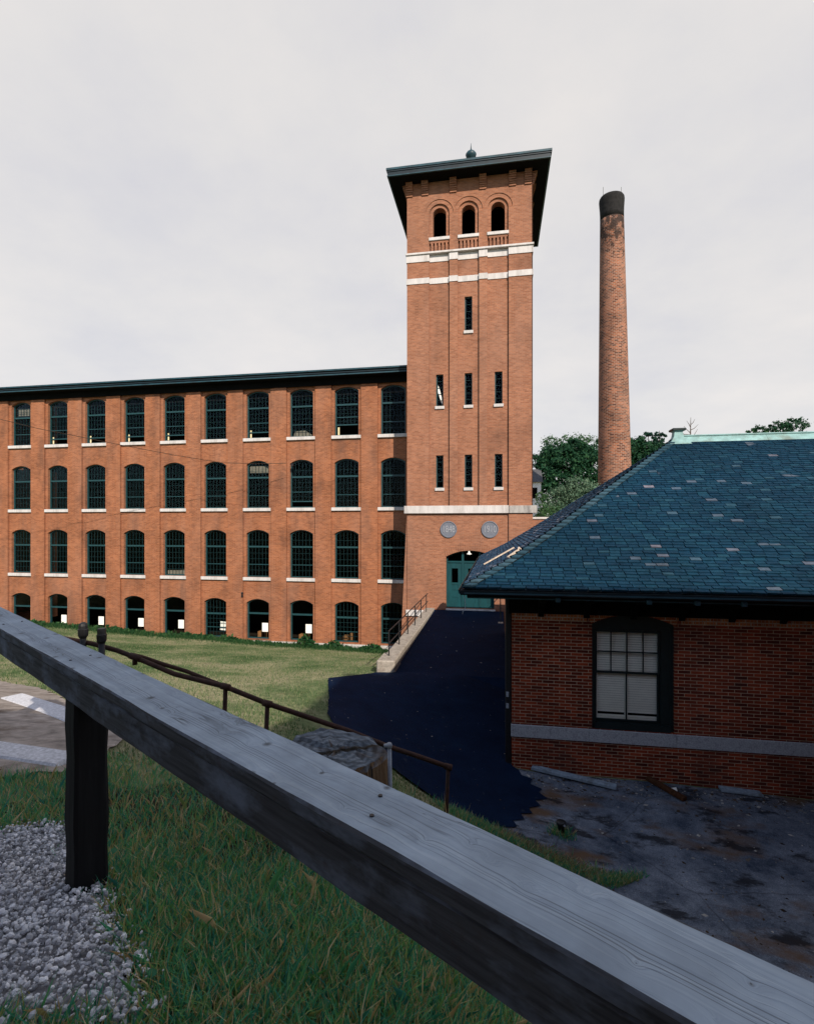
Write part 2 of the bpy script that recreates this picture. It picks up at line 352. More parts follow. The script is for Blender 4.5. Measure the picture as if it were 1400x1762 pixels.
M['leafmid'] = leaf_mat('mid_leaves', [(0, (.03,.08,.032)), (.6, (.055,.12,.05)), (1, (.09,.16,.065))])
M['leafpale'] = leaf_mat('pale_leaves', [(0, (.06,.12,.075)), (.6, (.11,.185,.12)), (1, (.18,.25,.16))])
M['needle'] = leaf_mat('pine_needles', [(0, (.008,.036,.026)), (.6, (.016,.055,.036)), (1, (.03,.08,.045))])
M['blade'] = leaf_mat('grass_blades', [(0, (.05,.25,.20)), (.3, (.09,.38,.21)), (.58, (.17,.42,.12)), (.74, (.34,.36,.13)), (.88, (.55,.40,.19)), (1, (.78,.64,.42))])
M['lawnblade'] = leaf_mat('lawn_blades', [(0, (.035,.10,.03)), (.45, (.085,.16,.055)), (.72, (.20,.225,.11)), (1, (.36,.33,.20))])
M['dryblade'] = leaf_mat('dry_blades', [(0, (.20,.15,.08)), (.6, (.30,.22,.12)), (1, (.42,.33,.2))])
M['weed'] = leaf_mat('weed_leaves', [(0, (.008,.04,.014)), (.6, (.02,.07,.024)), (1, (.05,.11,.035))])
M['wallgrass'] = leaf_mat('wall_grass_blades', [(0, (.012,.05,.018)), (.6, (.03,.09,.03)), (1, (.08,.13,.05))])

# ------------------------------------------------------------------ terrain
CTRL = [(-5,27,-6.86),(-12,27,-6.66),(-20,27,-6.36),(-27,27,-6.05),(-34,27,-5.8),(-1,27,-6.86),(-4.2,21,-5.6),
        (-3.5,15,-4.43),(-8,16,-4.85),(-8,21,-5.6),(-14,18,-5.2),(-20,20,-5.2),(-28,20,-5.0),
        (-4.52,13.3,-4.2),(-3.47,10.2,-3.95),(-6,10,-3.7),(-6,13,-4.2),(-12,10,-3.7),(-12,14,-4.4),(-20,10,-3.6),
        (-1,15,-4.42),(-1.6,12.5,-4.65),(-.8,8.5,-4.7),(.34,8.8,-5.1),(.31,11.2,-5.22),(3,11,-5.3),(6,11,-5.4),(6,5.5,-5.4),(3,7.2,-5.32),(1.6,6.9,-5.2),(10,8,-5.5),
        (-2.5,2.2,-1.86),(0,1.5,-1.86),(-1,3,-2.05),(-3,5,-2.5),(-6,5,-2.35),(-5,2,-1.8),(-12,5,-2.2),(-.2,4,-2.75),(1,4,-3.6),(2.2,2,-3.4),(1,1,-2.4),
        (-1,6,-3.35),(0,0,-1.8),(-4,-4,-1.7),(2,-4,-2.4),(8,-2,-4.6),(-14,-4,-1.7),(14,0,-5.2),(-2,7.2,-3.3),
        (5,18,-5.3),(-1.5,20,-5.6),(6,27,-5.3),(14,20,-5.3),(20,35,-5),(0,45,-5.5),(30,10,-5.5),(-30,0,-2.5),(-40,15,-4.5),(-40,40,-6),(30,60,-4.5),(-20,60,-6),(10,-20,-3.5),(-20,-20,-2),(30,-20,-5)]
_c = np.array(CTRL, float); _xy = _c[:, :2]
def _phi(d2): return np.sqrt(d2 + 1.0)
_A = _phi(((_xy[:,None]-_xy[None])**2).sum(-1)); n_ = len(_c)
_K = np.zeros((n_+1, n_+1)); _K[:n_,:n_] = _A; _K[:n_,n_] = 1; _K[n_,:n_] = 1
_w = np.linalg.solve(_K, np.append(_c[:,2], 0))
def Hn(xy):
    xy = np.asarray(xy, float).reshape(-1, 2); r = np.hypot(xy[:,0]+2, xy[:,1]-15)
    h = _phi(((xy[:,None]-_xy[None])**2).sum(-1)) @ _w[:n_] + _w[n_]
    k = np.clip((r-40)/40, 0, 1); return h*(1-k) + (-5.0)*k
def H(x, y): return float(Hn([(x, y)])[0])

XLm = -5.54-2.614*10-1.7                              # the mill's own footprint is left open
def ground_sheet():
    xs = sorted(set([-900,-400,-200,-120,-80,-60] + list(np.arange(-45, -8, .8)) + list(np.arange(-8, 8, .25)) + list(np.arange(8, 45, 1.2)) + [60,80,120,200,400,900]))
    ys = sorted(set([-600,-200,-100,-60,-40] + list(np.arange(-25, -2, 1.5)) + list(np.arange(-2, 17, .25)) + list(np.arange(17, 60, .8)) + [70,90,120,200,400,900]))
    pts = np.array([(x, y) for y in ys for x in xs]); h = Hn(pts)
    mb = MB(); mb.v = [(a, b, c) for (a, b), c in zip(pts, h)]; nx = len(xs)
    mb.f = [(j*nx+i, j*nx+i+1, (j+1)*nx+i+1, (j+1)*nx+i) for j in range(len(ys)-1) for i in range(nx-1) if not (XLm < xs[i] and xs[i+1] < -4.6 and ys[j] > 27.4 and ys[j+1] < 47)]
    return struct(mb.build('ground', M['turf'], smooth=True))
ground_sheet()
def sheet(name, poly, mat, off, step=.3, jag=0.0, seed=1):
    """A surface laid over the terrain with a clean outline."""
    rnd = random.Random(seed); out = []
    for i, a in enumerate(poly):
        b = poly[(i+1) % len(poly)]; L = math.hypot(b[0]-a[0], b[1]-a[1]); k = max(1, int(L/(step*.5)))
        for j in range(k):
            t = j/k; out.append(Vector((a[0]+(b[0]-a[0])*t + rnd.uniform(-jag, jag), a[1]+(b[1]-a[1])*t + rnd.uniform(-jag, jag))))
    xs = [p.x for p in out]; ys = [p.y for p in out]; pts = list(out)
    def inside(x, y):
        c = False; j = len(poly)-1
        for i in range(len(poly)):
            xi, yi = poly[i]; xj, yj = poly[j]
            if (yi > y) != (yj > y) and x < (xj-xi)*(y-yi)/(yj-yi)+xi: c = not c
            j = i
        return c
    for x in np.arange(min(xs), max(xs), step):
        for y in np.arange(min(ys), max(ys), step):
            if inside(x, y): pts.append(Vector((x+.013, y+.007)))
    n = len(out)
    vs, es, fs, *_ = delaunay_2d_cdt(pts, [(i, (i+1) % n) for i in range(n)], [], 1, 1e-4)
    h = Hn([(v.x, v.y) for v in vs]); mb = MB()
    mb.v = [(v.x, v.y, z+off) for v, z in zip(vs, h)]; mb.f = [tuple(f) for f in fs]
    return struct(mb.build(name, mat, smooth=True))
YARD = [(1.25,6.6),(2.2,5.4),(3.5,4.2),(6,2.5),(12,2),(16,6),(16,11.2),(.31,11.2),(.1,11.2),(-.5,8.75),(.2,8.45),(.75,7.7)]
sheet('yard_pavement', YARD, M['yard'], .03, .3, .015, 3)
DRIVE = [(-4.55,13.4),(-3.95,11.7),(-3.47,10.2),(-2.9,9.1),(-2.2,8.7),(-1.5,8.45),(-.75,8.45),(.0,8.5),(.33,8.75),(.28,8.95),(.47,9.12),(.41,9.3),(.62,9.42),(.57,9.62),(.80,9.8),(.72,9.98),(.95,10.15),(.80,10.34),(.88,10.5),(.66,10.62),(.72,10.85),(.5,10.95),(.46,11.12),(.31,11.28),(.2,14.9),(-3.04,15.05),(-3.5,14.85)]
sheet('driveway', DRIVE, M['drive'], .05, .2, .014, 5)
# near path at the left edge
_pl = [P(-60,1230,5.4), P(60,1190,5.6), P(200,1250,5.3), P(212,1275,5.2), P(150,1300,4.6), P(60,1300,4.4), P(-120,1330,4.2)]
def gp_(px, py):                                       # where a line of sight meets the terrain
    d = P(px, py, 1.0); Z = .7
    while Z < 40 and d.z*Z > H(d.x*Z, d.y*Z): Z += .02
    return (d.x*Z, d.y*Z)
PATH = [gp_(*q) for q in ((-160,1150),(0,1172),(65,1184),(115,1206),(170,1240),(220,1274),(205,1286),(150,1306),(118,1336),(60,1332),(-40,1350),(-160,1370))]
sheet('path', PATH, M['dirt'], .02, .25, .06, 6)

# ------------------------------------------------------------------ wall helpers
def arch(a, b, zs, rise, n=10):                     # points of the head of an opening, left to right
    w = b-a; cx = (a+b)/2
    if rise <= 1e-6: return [(a, zs), (b, zs)]
    r = (w*w/4 + rise*rise)/(2*rise); cz = zs + rise - r; t0 = math.asin(min(1, w/2/r)); 
    if rise > w/2 - 1e-6: t0 = math.pi/2
    return [(cx + r*math.sin(-t0+2*t0*i/n), cz + r*math.cos(-t0+2*t0*i/n)) for i in range(n+1)]
def panel(mb, x0, x1, z0, z1, y, ops, depth=.3, n=10, reveal=True):
    """Wall panel at y facing -y, openings (a, b, zb, zs, rise) stacked, all of one width."""
    ops = sorted(ops, key=lambda o: o[2]); a, b = ops[0][0], ops[0][1]
    if a-x0 > 1e-5: mb.quad((x0,y,z0),(a,y,z0),(a,y,z1),(x0,y,z1))
    if x1-b > 1e-5: mb.quad((b,y,z0),(x1,y,z0),(x1,y,z1),(b,y,z1))
    low = [(a, z0), (b, z0)]
    for k, o in enumerate(ops + [None]):
        topz = z1 if o is None else o[2]
        for i in range(len(low)-1):
            (xa, za), (xb, zb) = low[i], low[i+1]
            mb.quad((xa,y,za),(xb,y,zb),(xb,y,topz),(xa,y,topz))
        if o is None: break
        low = arch(a, b, o[3], o[4], n)
        if reveal:
            loop = [(a, o[2])] + low + [(b, o[2])]
            for i in range(len(loop)-1):
                (xa, za), (xb, zb) = loop[i], loop[i+1]
                mb.quad((xa,y,za),(xa,y+depth,za),(xb,y+depth,zb),(xb,y,zb))
            mb.quad((a,y,o[2]),(b,y,o[2]),(b,y+depth,o[2]),(a,y+depth,o[2]))
def outline(w, zb, zs, rise, ins, n=10):
    a, b = -w/2+ins, w/2-ins
    return [(a, zb+ins), (b, zb+ins)] + [(x, z-ins*(.9 if rise else 1)) for x, z in reversed(arch(a, b, zs, rise, n))]
def ring(mb, w, zb, zs, rise, fw, y0, y1, n=10):
    o = outline(w, zb, zs, rise, 0, n); i = outline(w, zb, zs, rise, fw, n); k = len(o)
    for j in range(k):
        j2 = (j+1) % k
        for (p, q, r, s, ya, yb) in ((o[j], o[j2], i[j2], i[j], y0, y0), (i[j], i[j2], i[j2], i[j], y0, y1), (o[j], o[j2], o[j2], o[j], y0, y1)):
            if ya == yb: mb.quad((p[0],y0,p[1]),(q[0],y0,q[1]),(r[0],y0,r[1]),(s[0],y0,s[1]))
            else: mb.quad((p[0],y0,p[1]),(q[0],y0,q[1]),(r[0],y1,r[1]),(s[0],y1,s[1]))
def headz(w, zs, rise, x):
    if rise <= 0: return zs
    r = (w*w/4+rise*rise)/(2*rise); return zs + rise - r + math.sqrt(max(0, r*r-x*x))
def relink(me_or_mb, name, mat, parent, loc):
    me = me_or_mb if isinstance(me_or_mb, bpy.types.Mesh) else me_or_mb.mesh(name, mat)
    o = bpy.data.objects.new(name, me); COL.objects.link(o); o.parent = parent; o.location = loc; return o

# ------------------------------------------------------------------ mill
YM, YP = 27.13, 27.01
mill = thing('mill_building', 'long four-storey red brick mill with rows of arched green windows left of the tower', 'mill', (-15, YM, -6.4))
NB = 11; PITCH = 2.614; BX = [-5.54-PITCH*k for k in range(NB)]
XL = BX[-1]-PITCH/2-.5; XR = -4.44
WW = 1.37; ROWS = [(4.98, 7.45, .22), (1.02, 3.49, .22), (-2.91, -.44, .22), (-6.42, -4.37, .22)]
mb = MB()
for cx in BX:
    panel(mb, cx-.845, min(cx+.845, XR), -8.5, 7.85, YM, [(cx-WW/2, cx+WW/2, zb, zs, r) for zb, zs, r in ROWS], .32)
    mb.quad((cx-.845,YP,7.85),(min(cx+.845,XR),YP,7.85),(min(cx+.845,XR),YP,8.3),(cx-.845,YP,8.3))
    mb.quad((cx-.845,YP,7.85),(cx-.845,YM,7.85),(min(cx+.845,XR),YM,7.85),(min(cx+.845,XR),YP,7.85))
edges = [BX[0]+.845+.925] + [c for c in BX]
for k in range(NB):
    xr = BX[k]-.845; xl = (BX[k+1]+.845) if k+1 < NB else XL
    mb.quad((xl,YP,-8.5),(xr,YP,-8.5),(xr,YP,8.3),(xl,YP,8.3))
    mb.quad((xr,YP,-8.5),(xr,YM,-8.5),(xr,YM,7.85),(xr,YP,7.85)); mb.quad((xl,YP,-8.5),(xl,YM,-8.5),(xl,YM,7.85),(xl,YP,7.85))
mb.quad((XL,YP,-8.5),(XL,48,-8.5),(XL,48,8.3),(XL,YP,8.3)); mb.quad((XR,YM,-8.5),(XR,48,-8.5),(XR,48,8.3),(XR,YM,8.3)); mb.quad((XL,48,-8.5),(XR,48,-8.5),(XR,48,8.3),(XL,48,8.3))
for x in (XL, XR): mb.add([(x,YP,8.3),(x,48,8.3),(x,37.5,9.46),(x,YP,8.42)], [(0,1,2,3)])
mb.build('wall', M['mill'], mill)
mb = MB()
for a, b in ((XL, -5.0-PITCH*2), (-5.0-PITCH*2+.004, XR)): mb.box(a+.01, b, YP-.06, YP-.003, -8.4, -6.47)
mb.build('foundation', M['stone'], mill)
# interior: floors and a dark back wall
mb = MB()
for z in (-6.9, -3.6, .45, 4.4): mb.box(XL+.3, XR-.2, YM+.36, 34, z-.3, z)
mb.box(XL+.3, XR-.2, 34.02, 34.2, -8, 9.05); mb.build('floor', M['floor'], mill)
# cornice and roof
mb = MB(); mb.box(XL-.3, XR+.005, 26.42, YP+.3, 8.17, 8.40); mb.box(XL-.35, XR+.005, 26.36, 26.417, 8.22, 8.28); mb.build('cornice', M['copdark'], mill)
mb = MB(); mb.box(XL-.35, XR+.005, 26.33, 26.415, 8.095, 8.155); mb.box(XL-.4, XR+.005, 26.28, 26.40, 8.33, 8.41); mb.build('gutter', M['cop'], mill)
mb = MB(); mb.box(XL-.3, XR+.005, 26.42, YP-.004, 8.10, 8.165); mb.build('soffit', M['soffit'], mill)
mb = MB(); mb.box(XL-.2, XR+.004, YP-.045, YP-.002, 7.74, 8.098); mb.build('frieze', M['soffit'], mill)  # dark board added here to fill out the shade under the cornice
mb = MB(); mb.add([(XL-.4,26.41,8.415),(XR,26.41,8.415),(XR,37.5,9.5),(XL-.4,37.5,9.5),(XL-.4,48.3,8.505),(XR,48.3,8.505)], [(0,1,2,3),(3,2,5,4)]); mb.build('roof', M['tar'], mill)

# windows: one set of meshes per kind, then copied
def mill_window(zs, rise, kind):
    """Opening bottom at z=0, frame front at y=0."""
    fr = MB(); ring(fr, WW, 0, zs, rise, .065, 0, .1); g = MB(); tz = zs*.70 if kind != 'tall' else zs*.66
    h = zs+rise; b = .007; mu = MB()
    fr.box(-WW/2+.06, WW/2-.06, -.02, .07, tz-.045, tz+.045)
    cols = [-WW/2+.065+(WW-.13)*i/6 for i in range(1, 6)]
    lo = .065
    if kind == 'gap': lo = .62
    if kind == 'slit': lo = .36
    if kind != 'void':
        for x in cols:
            mu.box(x-b, x+b, .03, .055, lo, tz-.045)
        nr = 5
        for i in range(1, nr):
            z = lo+(tz-.045-lo)*i/nr; t = .02 if i == 2 else .006
            (fr if t > .01 else mu).box(-WW/2+.06, WW/2-.06, .026, .059, z-t, z+t)
        if lo > .1: fr.box(-WW/2+.06, WW/2-.06, .02, .065, lo-.03, lo+.03)
        g.quad((-WW/2+.06,.045,lo),(WW/2-.06,.045,lo),(WW/2-.06,.045,tz),(-WW/2+.06,.045,tz))
    for x in cols if kind != 'void' else []:
        mu.box(x-b, x+b, .03, .055, tz+.045, headz(WW, zs, rise, x)-.05)
    if kind != 'void': mu.box(-WW/2+.06, WW/2-.06, .028, .057, (tz+zs)/2-.006, (tz+zs)/2+.006)
    pts = [(-WW/2+.06, tz)] + [(x, z-.05) for x, z in arch(-WW/2+.06, WW/2-.06, zs, rise, 8)] + [(WW/2-.06, tz)]
    g.add([(x, .045, z) for x, z in pts], [tuple(range(len(pts)))])
    return fr.mesh('window', M['teal']), g.mesh('pane', M['glass']), (mu.mesh('glazing_bars', M['bars']) if mu.v else None)
sill = MB(); sill.cbox(-.842, .842, -.29, -.03, -.185, -.004, .012); sill_me = sill.mesh('sill', M['stone'])
sillg = MB(); sillg.cbox(-.842, .842, -.21, -.03, -.16, -.004, .012); sillg_me = sillg.mesh('sill', M['granite'])
blind_me = MB().box(-.56, -.47, .075, .085, .07, .5).mesh('curtain', M['yellow'])
kinds = {'full': mill_window(2.47, .22, 'full'), 'gap': mill_window(2.47, .22, 'gap'), 'slit': mill_window(2.47, .22, 'slit'),
         'gfull': mill_window(2.05, .22, 'tall'), 'gvoid': mill_window(2.05, .22, 'void')}
top = ['full','gap','full','slit','full','slit','slit','slit','slit','full','full']
for r, (zb, zs, rise) in enumerate(ROWS):
    for k, cx in enumerate(BX):
        kd = top[k] if r == 0 else 'full'
        if r == 1 and k == 2: kd = 'slit'
        if r == 3: kd = 'gfull' if k in (0, 1, 4) else 'gvoid'
        f, g, mu = kinds[kd]
        wdw = relink(f, 'window', None, mill, (cx+15, .15, zb+6.4))
        relink(g, 'pane', None, wdw, (0, 0, 0))
        if mu: relink(mu, 'glazing_bars', None, wdw, (0, 0, 0))
        if r < 3: relink(sill_me, 'sill', None, wdw, (0, .02, 0))
        elif k > 3: pass
        if r == 0 and kd in ('slit', 'gap') : relink(blind_me, 'curtain', None, wdw, (0, 0, 0))
for k, r, pts_ in ((2, 0, [(-.58,.08),(.2,.08),(.56,.12),(.1,.42),(-.5,.36)]), (9, 0, [(-.5,1.9),(.5,1.9),(.5,2.35),(-.5,2.35)]), (5, 2, [(-.6,.07),(.58,.07),(.58,.34),(-.6,.30)]), (3, 1, [(-.6,2.0),(.58,2.0),(.58,2.4),(-.6,2.4)])):
    m_ = MB(); m_.add([(BX[k]+a, YM+.30, ROWS[r][0]+b) for a, b in pts_], [tuple(range(len(pts_)))]); m_.build('inner_panel', plain('dusty_panel', (.16,.145,.115), .9, .3, 5, .1), mill)
# papers hung inside the ground-floor windows
where = {2: 'third', 3: 'fourth', 4: 'fifth', 5: 'sixth', 6: 'seventh', 7: 'eighth', 8: 'ninth'}
for k, wd in where.items():
    cpx, cpy = {8: (110,1065), 7: (174,1068), 6: (242.5,1071), 5: (311.5,1074), 4: (383.5,1077), 3: (456,1079.5), 2: (531,1082)}[k]
    py_ = YM+.285; px_ = px2x(cpx, py_); o = MB().box(-.18, .18, 0, .012, -.25, .25).build('paper_notice', M['paper']); o.location = (px_, py_, (CY-cpy)/F*(-S_*px_+C_*py_))
    if k in (4,): o.rotation_euler = (0, R(4), 0)
    tag(o, f'blank white paper notice in the {wd} ground-floor mill window counted leftward from the tower', 'notice', 'paper notices in the ground-floor mill windows')
# cartons stacked behind the low windows
for k, wd in ((1, 'second'), (2, 'third'), (3, 'fourth')):
    for j in range(3):
        w = random.uniform(.22, .42); h = random.uniform(.1, .55); x = BX[k]-.52+.36*j+random.uniform(0, .08)
        mb = MB(); mb.cbox(x, x+w*.8, YM+.9+.25*j, YM+1.25+.25*j, -6.89, -6.35+h*.6, .012)
        o = rehome(mb.build('carton', M['box']))
        tag(o, f'{["leftmost","middle","rightmost"][j]} brown carton behind the {wd} ground-floor mill window left of the tower', 'carton', 'cartons behind the mill windows')

# ------------------------------------------------------------------ tower
FP, RP = 25.25, 25.37
tx = lambda px: px2x(px, FP)
TL, TR, TB = tx(700), tx(916), 31.4
TC = ((TL+TR)/2, FP)
tower = thing('brick_tower', 'tall square red brick stair tower with white stone bands and wide dark eaves', 'tower', (TC[0], FP, -4.1))
E = [tx(p) for p in (700, 738, 773, 787, 824, 838, 875, 916)]
ZB, ZL = .66, 13.5                                   # belt and ledge
mb = MB()
def stack_cols(z0, z1):
    for a, b in ((0,1),(2,3),(4,5),(6,7)):
        mb.quad((E[a],FP,z0),(E[b],FP,z0),(E[b],FP,z1),(E[a],FP,z1))
    for e in (1,2,3,4,5,6): mb.quad((E[e],FP,z0),(E[e],RP,z0),(E[e],RP,z1),(E[e],FP,z1))
stack_cols(ZB, ZL+.02)
RC = [(E[1]+E[2])/2+.01, (E[3]+E[4])/2, (E[5]+E[6])/2+.03]; SW = .37
slim = {0: [(1.9,3.52),(5.97,7.55)], 1: [(1.9,3.52),(5.97,7.55),(9.65,11.33)], 2: [(1.9,3.52),(5.97,7.55)]}
for i, (a, b) in enumerate(((1,2),(3,4),(5,6))):
    panel(mb, E[a], E[b], ZB, ZL+.02, RP, [(RC[i]-SW/2, RC[i]+SW/2, z0, z1, 0) for z0, z1 in slim[i]], .25)
# lower storey
BP = FP
DL, DR = tx(767), tx(850); DB, DS, DRISE = -4.08, -1.52, .31
panel(mb, TL-.0, E[6], -8, ZB, FP+.03, [(DL, DR, DB, DS, DRISE)], .45, 16)
mb.quad((E[6],FP-.06,-8),(TR,FP-.06,-8),(TR,FP-.06,ZB),(E[6],FP-.06,ZB)); mb.quad((E[6],FP-.06,-8),(E[6],FP+.03,-8),(E[6],FP+.03,ZB),(E[6],FP-.06,ZB))
# belfry storey
SPR = 15.52; ZW = 17.1; AH = [(E[1]+E[2])/2, (E[3]+E[4])/2, (E[5]+E[6])/2]; RH, RI, RO = .70, .5, .335
assert True
cols = [TL] ; 
bounds = [AH[0]-RH, (AH[0]+AH[1])/2, (AH[1]+AH[2])/2, AH[2]+RH]
mb.quad((TL,FP,ZL),(bounds[0],FP,ZL),(bounds[0],FP,ZW),(TL,FP,ZW)); mb.quad((bounds[3],FP,ZL),(TR,FP,ZL),(TR,FP,ZW),(bounds[3],FP,ZW))
for i, c in enumerate(AH):
    l, r = bounds[i], bounds[i+1]
    for a, b in ((l, c-RI), (c+RI, r)): mb.quad((a,FP,ZL),(b,FP,ZL),(b,FP,SPR),(a,FP,SPR))
    def sweep(rad, lo, hi, y, z1):                   # wall above an arch
        n = 24
        xs = [max(lo, min(hi, c - rad*math.cos(math.pi*k/n))) for k in range(n+1)]
        zz = [SPR+math.sqrt(max(0, rad*rad-(x-c)**2)) for x in xs]
        for k in range(n):
            if xs[k+1]-xs[k] > 1e-6: mb.quad((xs[k],y,zz[k]),(xs[k+1],y,zz[k+1]),(xs[k+1],y,z1),(xs[k],y,z1))
    rad = min(RH, c-l+.0) if False else RH
    sweep(RH, l, r, FP, ZW)
    for a, b in ((l, c-RH), (c+RH, r)):
        if b-a > 1e-4: mb.quad((a,FP,SPR),(b,FP,SPR),(b,FP,ZW),(a,FP,ZW))
    n = 24
    def lip(rad, y0, y1):
        for k in range(n):
            t0, t1 = math.pi*k/n, math.pi*(k+1)/n
            mb.quad((c-rad*math.cos(t0),y0,SPR+rad*math.sin(t0)),(c-rad*math.cos(t1),y0,SPR+rad*math.sin(t1)),(c-rad*math.cos(t1),y1,SPR+rad*math.sin(t1)),(c-rad*math.cos(t0),y1,SPR+rad*math.sin(t0)))
    def annulus(r0, r1, y):
        for k in range(n):
            t0, t1 = math.pi*k/n, math.pi*(k+1)/n
            mb.quad((c-r0*math.cos(t0),y,SPR+r0*math.sin(t0)),(c-r0*math.cos(t1),y,SPR+r0*math.sin(t1)),(c-r1*math.cos(t1),y,SPR+r1*math.sin(t1)),(c-r1*math.cos(t0),y,SPR+r1*math.sin(t0)))
    lip(RH, FP, FP+.035); annulus(RI, RH, FP+.035); lip(RI, FP+.035, RP)
    for s in (-1, 1):
        mb.quad((c+s*RI,FP,ZL),(c+s*RI,RP,ZL),(c+s*RI,RP,SPR),(c+s*RI,FP,SPR))
        mb.quad((c+s*RI,FP,SPR),(c+s*RI,FP+.035,SPR),(c+s*RH,FP+.035,SPR),(c+s*RH,FP,SPR))
    panel(mb, c-RI, c+RI, ZL, SPR, RP, [(c-RO, c+RO, 14.34, SPR-1e-4, 0)], .4, 1, False)
    annulus(RO, RI, RP)
    for s in (-1, 1): mb.quad((c+s*RO,RP,14.34),(c+s*RO,RP+.4,14.34),(c+s*RO,RP+.4,SPR),(c+s*RO,RP,SPR))
    lip(RO, RP, RP+.4); mb.quad((c-RO,RP,14.34),(c+RO,RP,14.34),(c+RO,RP+.4,14.34),(c-RO,RP+.4,14.34))
# sides and back
mb.quad((TL,FP,-8),(TL,TB,-8),(TL,TB,ZW),(TL,FP,ZW)); mb.quad((TR,FP-.06,-8),(TR,TB,-8),(TR,TB,ZW),(TR,FP-.06,ZW)); mb.quad((TL,TB,-8),(TR,TB,-8),(TR,TB,ZW),(TL,TB,ZW))
# battered foot at the left corner
mb.add([(TL-.02,FP+.05,.6),(TL-.02,YP,.6),(TL-.42,YP,-8),(TL-.42,FP+.05,-8),(TL+.01,FP+.05,-8),(TL+.01,FP+.05,.6)], [(0,1,2,3),(0,3,4,5)])
# ribs under the belfry sills
for c in AH:
    for k in range(5): x = c-.36+.18*k; mb.box(x-.048, x+.048, FP+.01, RP-.002, ZL+.12, 14.17)
    mb.box(c-.46, c+.46, FP+.012, RP-.002, 14.06, 14.175)
mb.build('wall', M['tower'], tower)
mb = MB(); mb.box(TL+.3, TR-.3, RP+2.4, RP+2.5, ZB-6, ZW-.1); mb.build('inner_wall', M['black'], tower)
# stone bands
mb = MB(); mb.cbox(TL-.06, TR+.06, FP-.10, FP+.2, 13.52, 13.62, .012); mb.build('ledge', M['stone'], tower)
mb = MB()
for z0, z1 in ((13.17, 13.515), (12.08, 12.36)):
    for a, b in ((0,1),(2,3),(4,5),(6,7)): mb.box(E[a]-(.03 if a == 0 else .012), E[b]+(.03 if b == 7 else .012), FP-.035, FP+.05, z0, z1)
    for a, b in ((1,2),(3,4),(5,6)): mb.box(E[a]+.013, E[b]-.013, RP-.035, RP+.05, z0, z1)
    mb.box(TL-.03, TL+.02, FP+.055, TB, z0, z1); mb.box(TR-.02, TR+.03, FP+.055, TB, z0, z1)
mb.build('band', M['stone'], tower)
mb = MB(); mb.cbox(TL-.13, E[6]-.004, FP-.12, FP+.25, .62, 1.0, .012); mb.build('belt', M['stone'], tower)
mb = MB(); mb.cbox(E[6]+.004, TR+.2, FP-.15, FP+.25, .62, .985, .012); mb.build('belt', M['dirtystone'], tower)
mb = MB(); mb.cbox(TL-.05, DL-.55, FP-.06, FP+.02, -4.5, -4.2, .01); mb.build('plinth', M['stone'], tower)
# belfry sills and slim windows
for c in AH: mb = MB(); mb.cbox(c-.52, c+.52, FP-.05, RP+.05, 14.18, 14.335, .01); mb.build('sill', M['stone'], tower)
def slim_window(h):
    f = MB(); ring(f, SW, 0, h, 0, .045, 0, .12)
    b_ = MB(); b_.box(-SW/2+.041, -SW/2+.047, .03, .06, .045, h-.045); b_.box(SW/2-.047, SW/2-.041, .03, .06, .045, h-.045)
    for i in range(1, 5): b_.box(-SW/2+.04, SW/2-.04, .03, .06, h*i/5-.009, h*i/5+.009)
    g = MB(); g.quad((-SW/2+.04,.07,.04),(SW/2-.04,.07,.04),(SW/2-.04,.07,h-.04),(-SW/2+.04,.07,h-.04))
    s = MB(); s.cbox(-.235, .235, -.20, .05, -.155, -.004, .01)
    return f.mesh('window', M['teal']), b_.mesh('glazing_bars', M['bars']), g.mesh('pane', M['glass']), s.mesh('sill', M['stone'])
sl = {round(h, 2): slim_window(h) for h in (1.62, 1.58, 1.68)}
for i in range(3):
    for z0, z1 in slim[i]:
        f, b_, g, s = sl[round(z1-z0, 2)]
        wdw = relink(f, 'window', None, tower, (RC[i]-TC[0], RP-FP+.13, z0+4.1)); relink(g, 'pane', None, wdw, (0,0,0)); relink(s, 'sill', None, wdw, (0,0,0)); relink(b_, 'glazing_bars', None, wdw, (0,0,0))
# a loose cover hanging in one window
mb = MB(); x, z = RC[0], 5.97
mb.add([(x-.11,RP+.19,z+1.1),(x-.04,RP+.19,z+.95),(x+.06,RP+.19,z+.55),(x+.12,RP+.19,z+.25),(x+.11,RP+.2,z+.12),(x+.0,RP+.2,z+.42),(x-.11,RP+.2,z+.75)], [tuple(range(7))]); mb.build('torn_shade', M['paper'], tower)
# brackets of stepped brick
for px in (704.5, 731.3, 779.5, 830.5, 881.5, 908.5):
    x = tx(px); mb = MB(); n = 7
    for k in range(n):
        z = 16.46+k*.093; d = .06+.028*k; mb.box(x-.165, x+.165, FP-d, FP+.02, z, z+.068); mb.box(x-.15, x+.15, FP-d+.02, FP+.02, z+.068, z+.093)
    mb.build('bracket', M['tower'], tower)
for s, x0 in ((-1, TL), (1, TR)):
    for yy in (FP+.17, FP+1.1, FP+2.6, FP+4.1, FP+5.0):
        mb = MB()
        for k in range(7):
            z = 16.46+k*.093; d = .06+.028*k; mb.box(min(x0, x0+s*d)+(-.02 if s > 0 else 0), max(x0, x0+s*d)+(.02 if s < 0 else 0), yy-.165, yy+.165, z, z+.068)
        mb.build('bracket', M['tower'], tower)
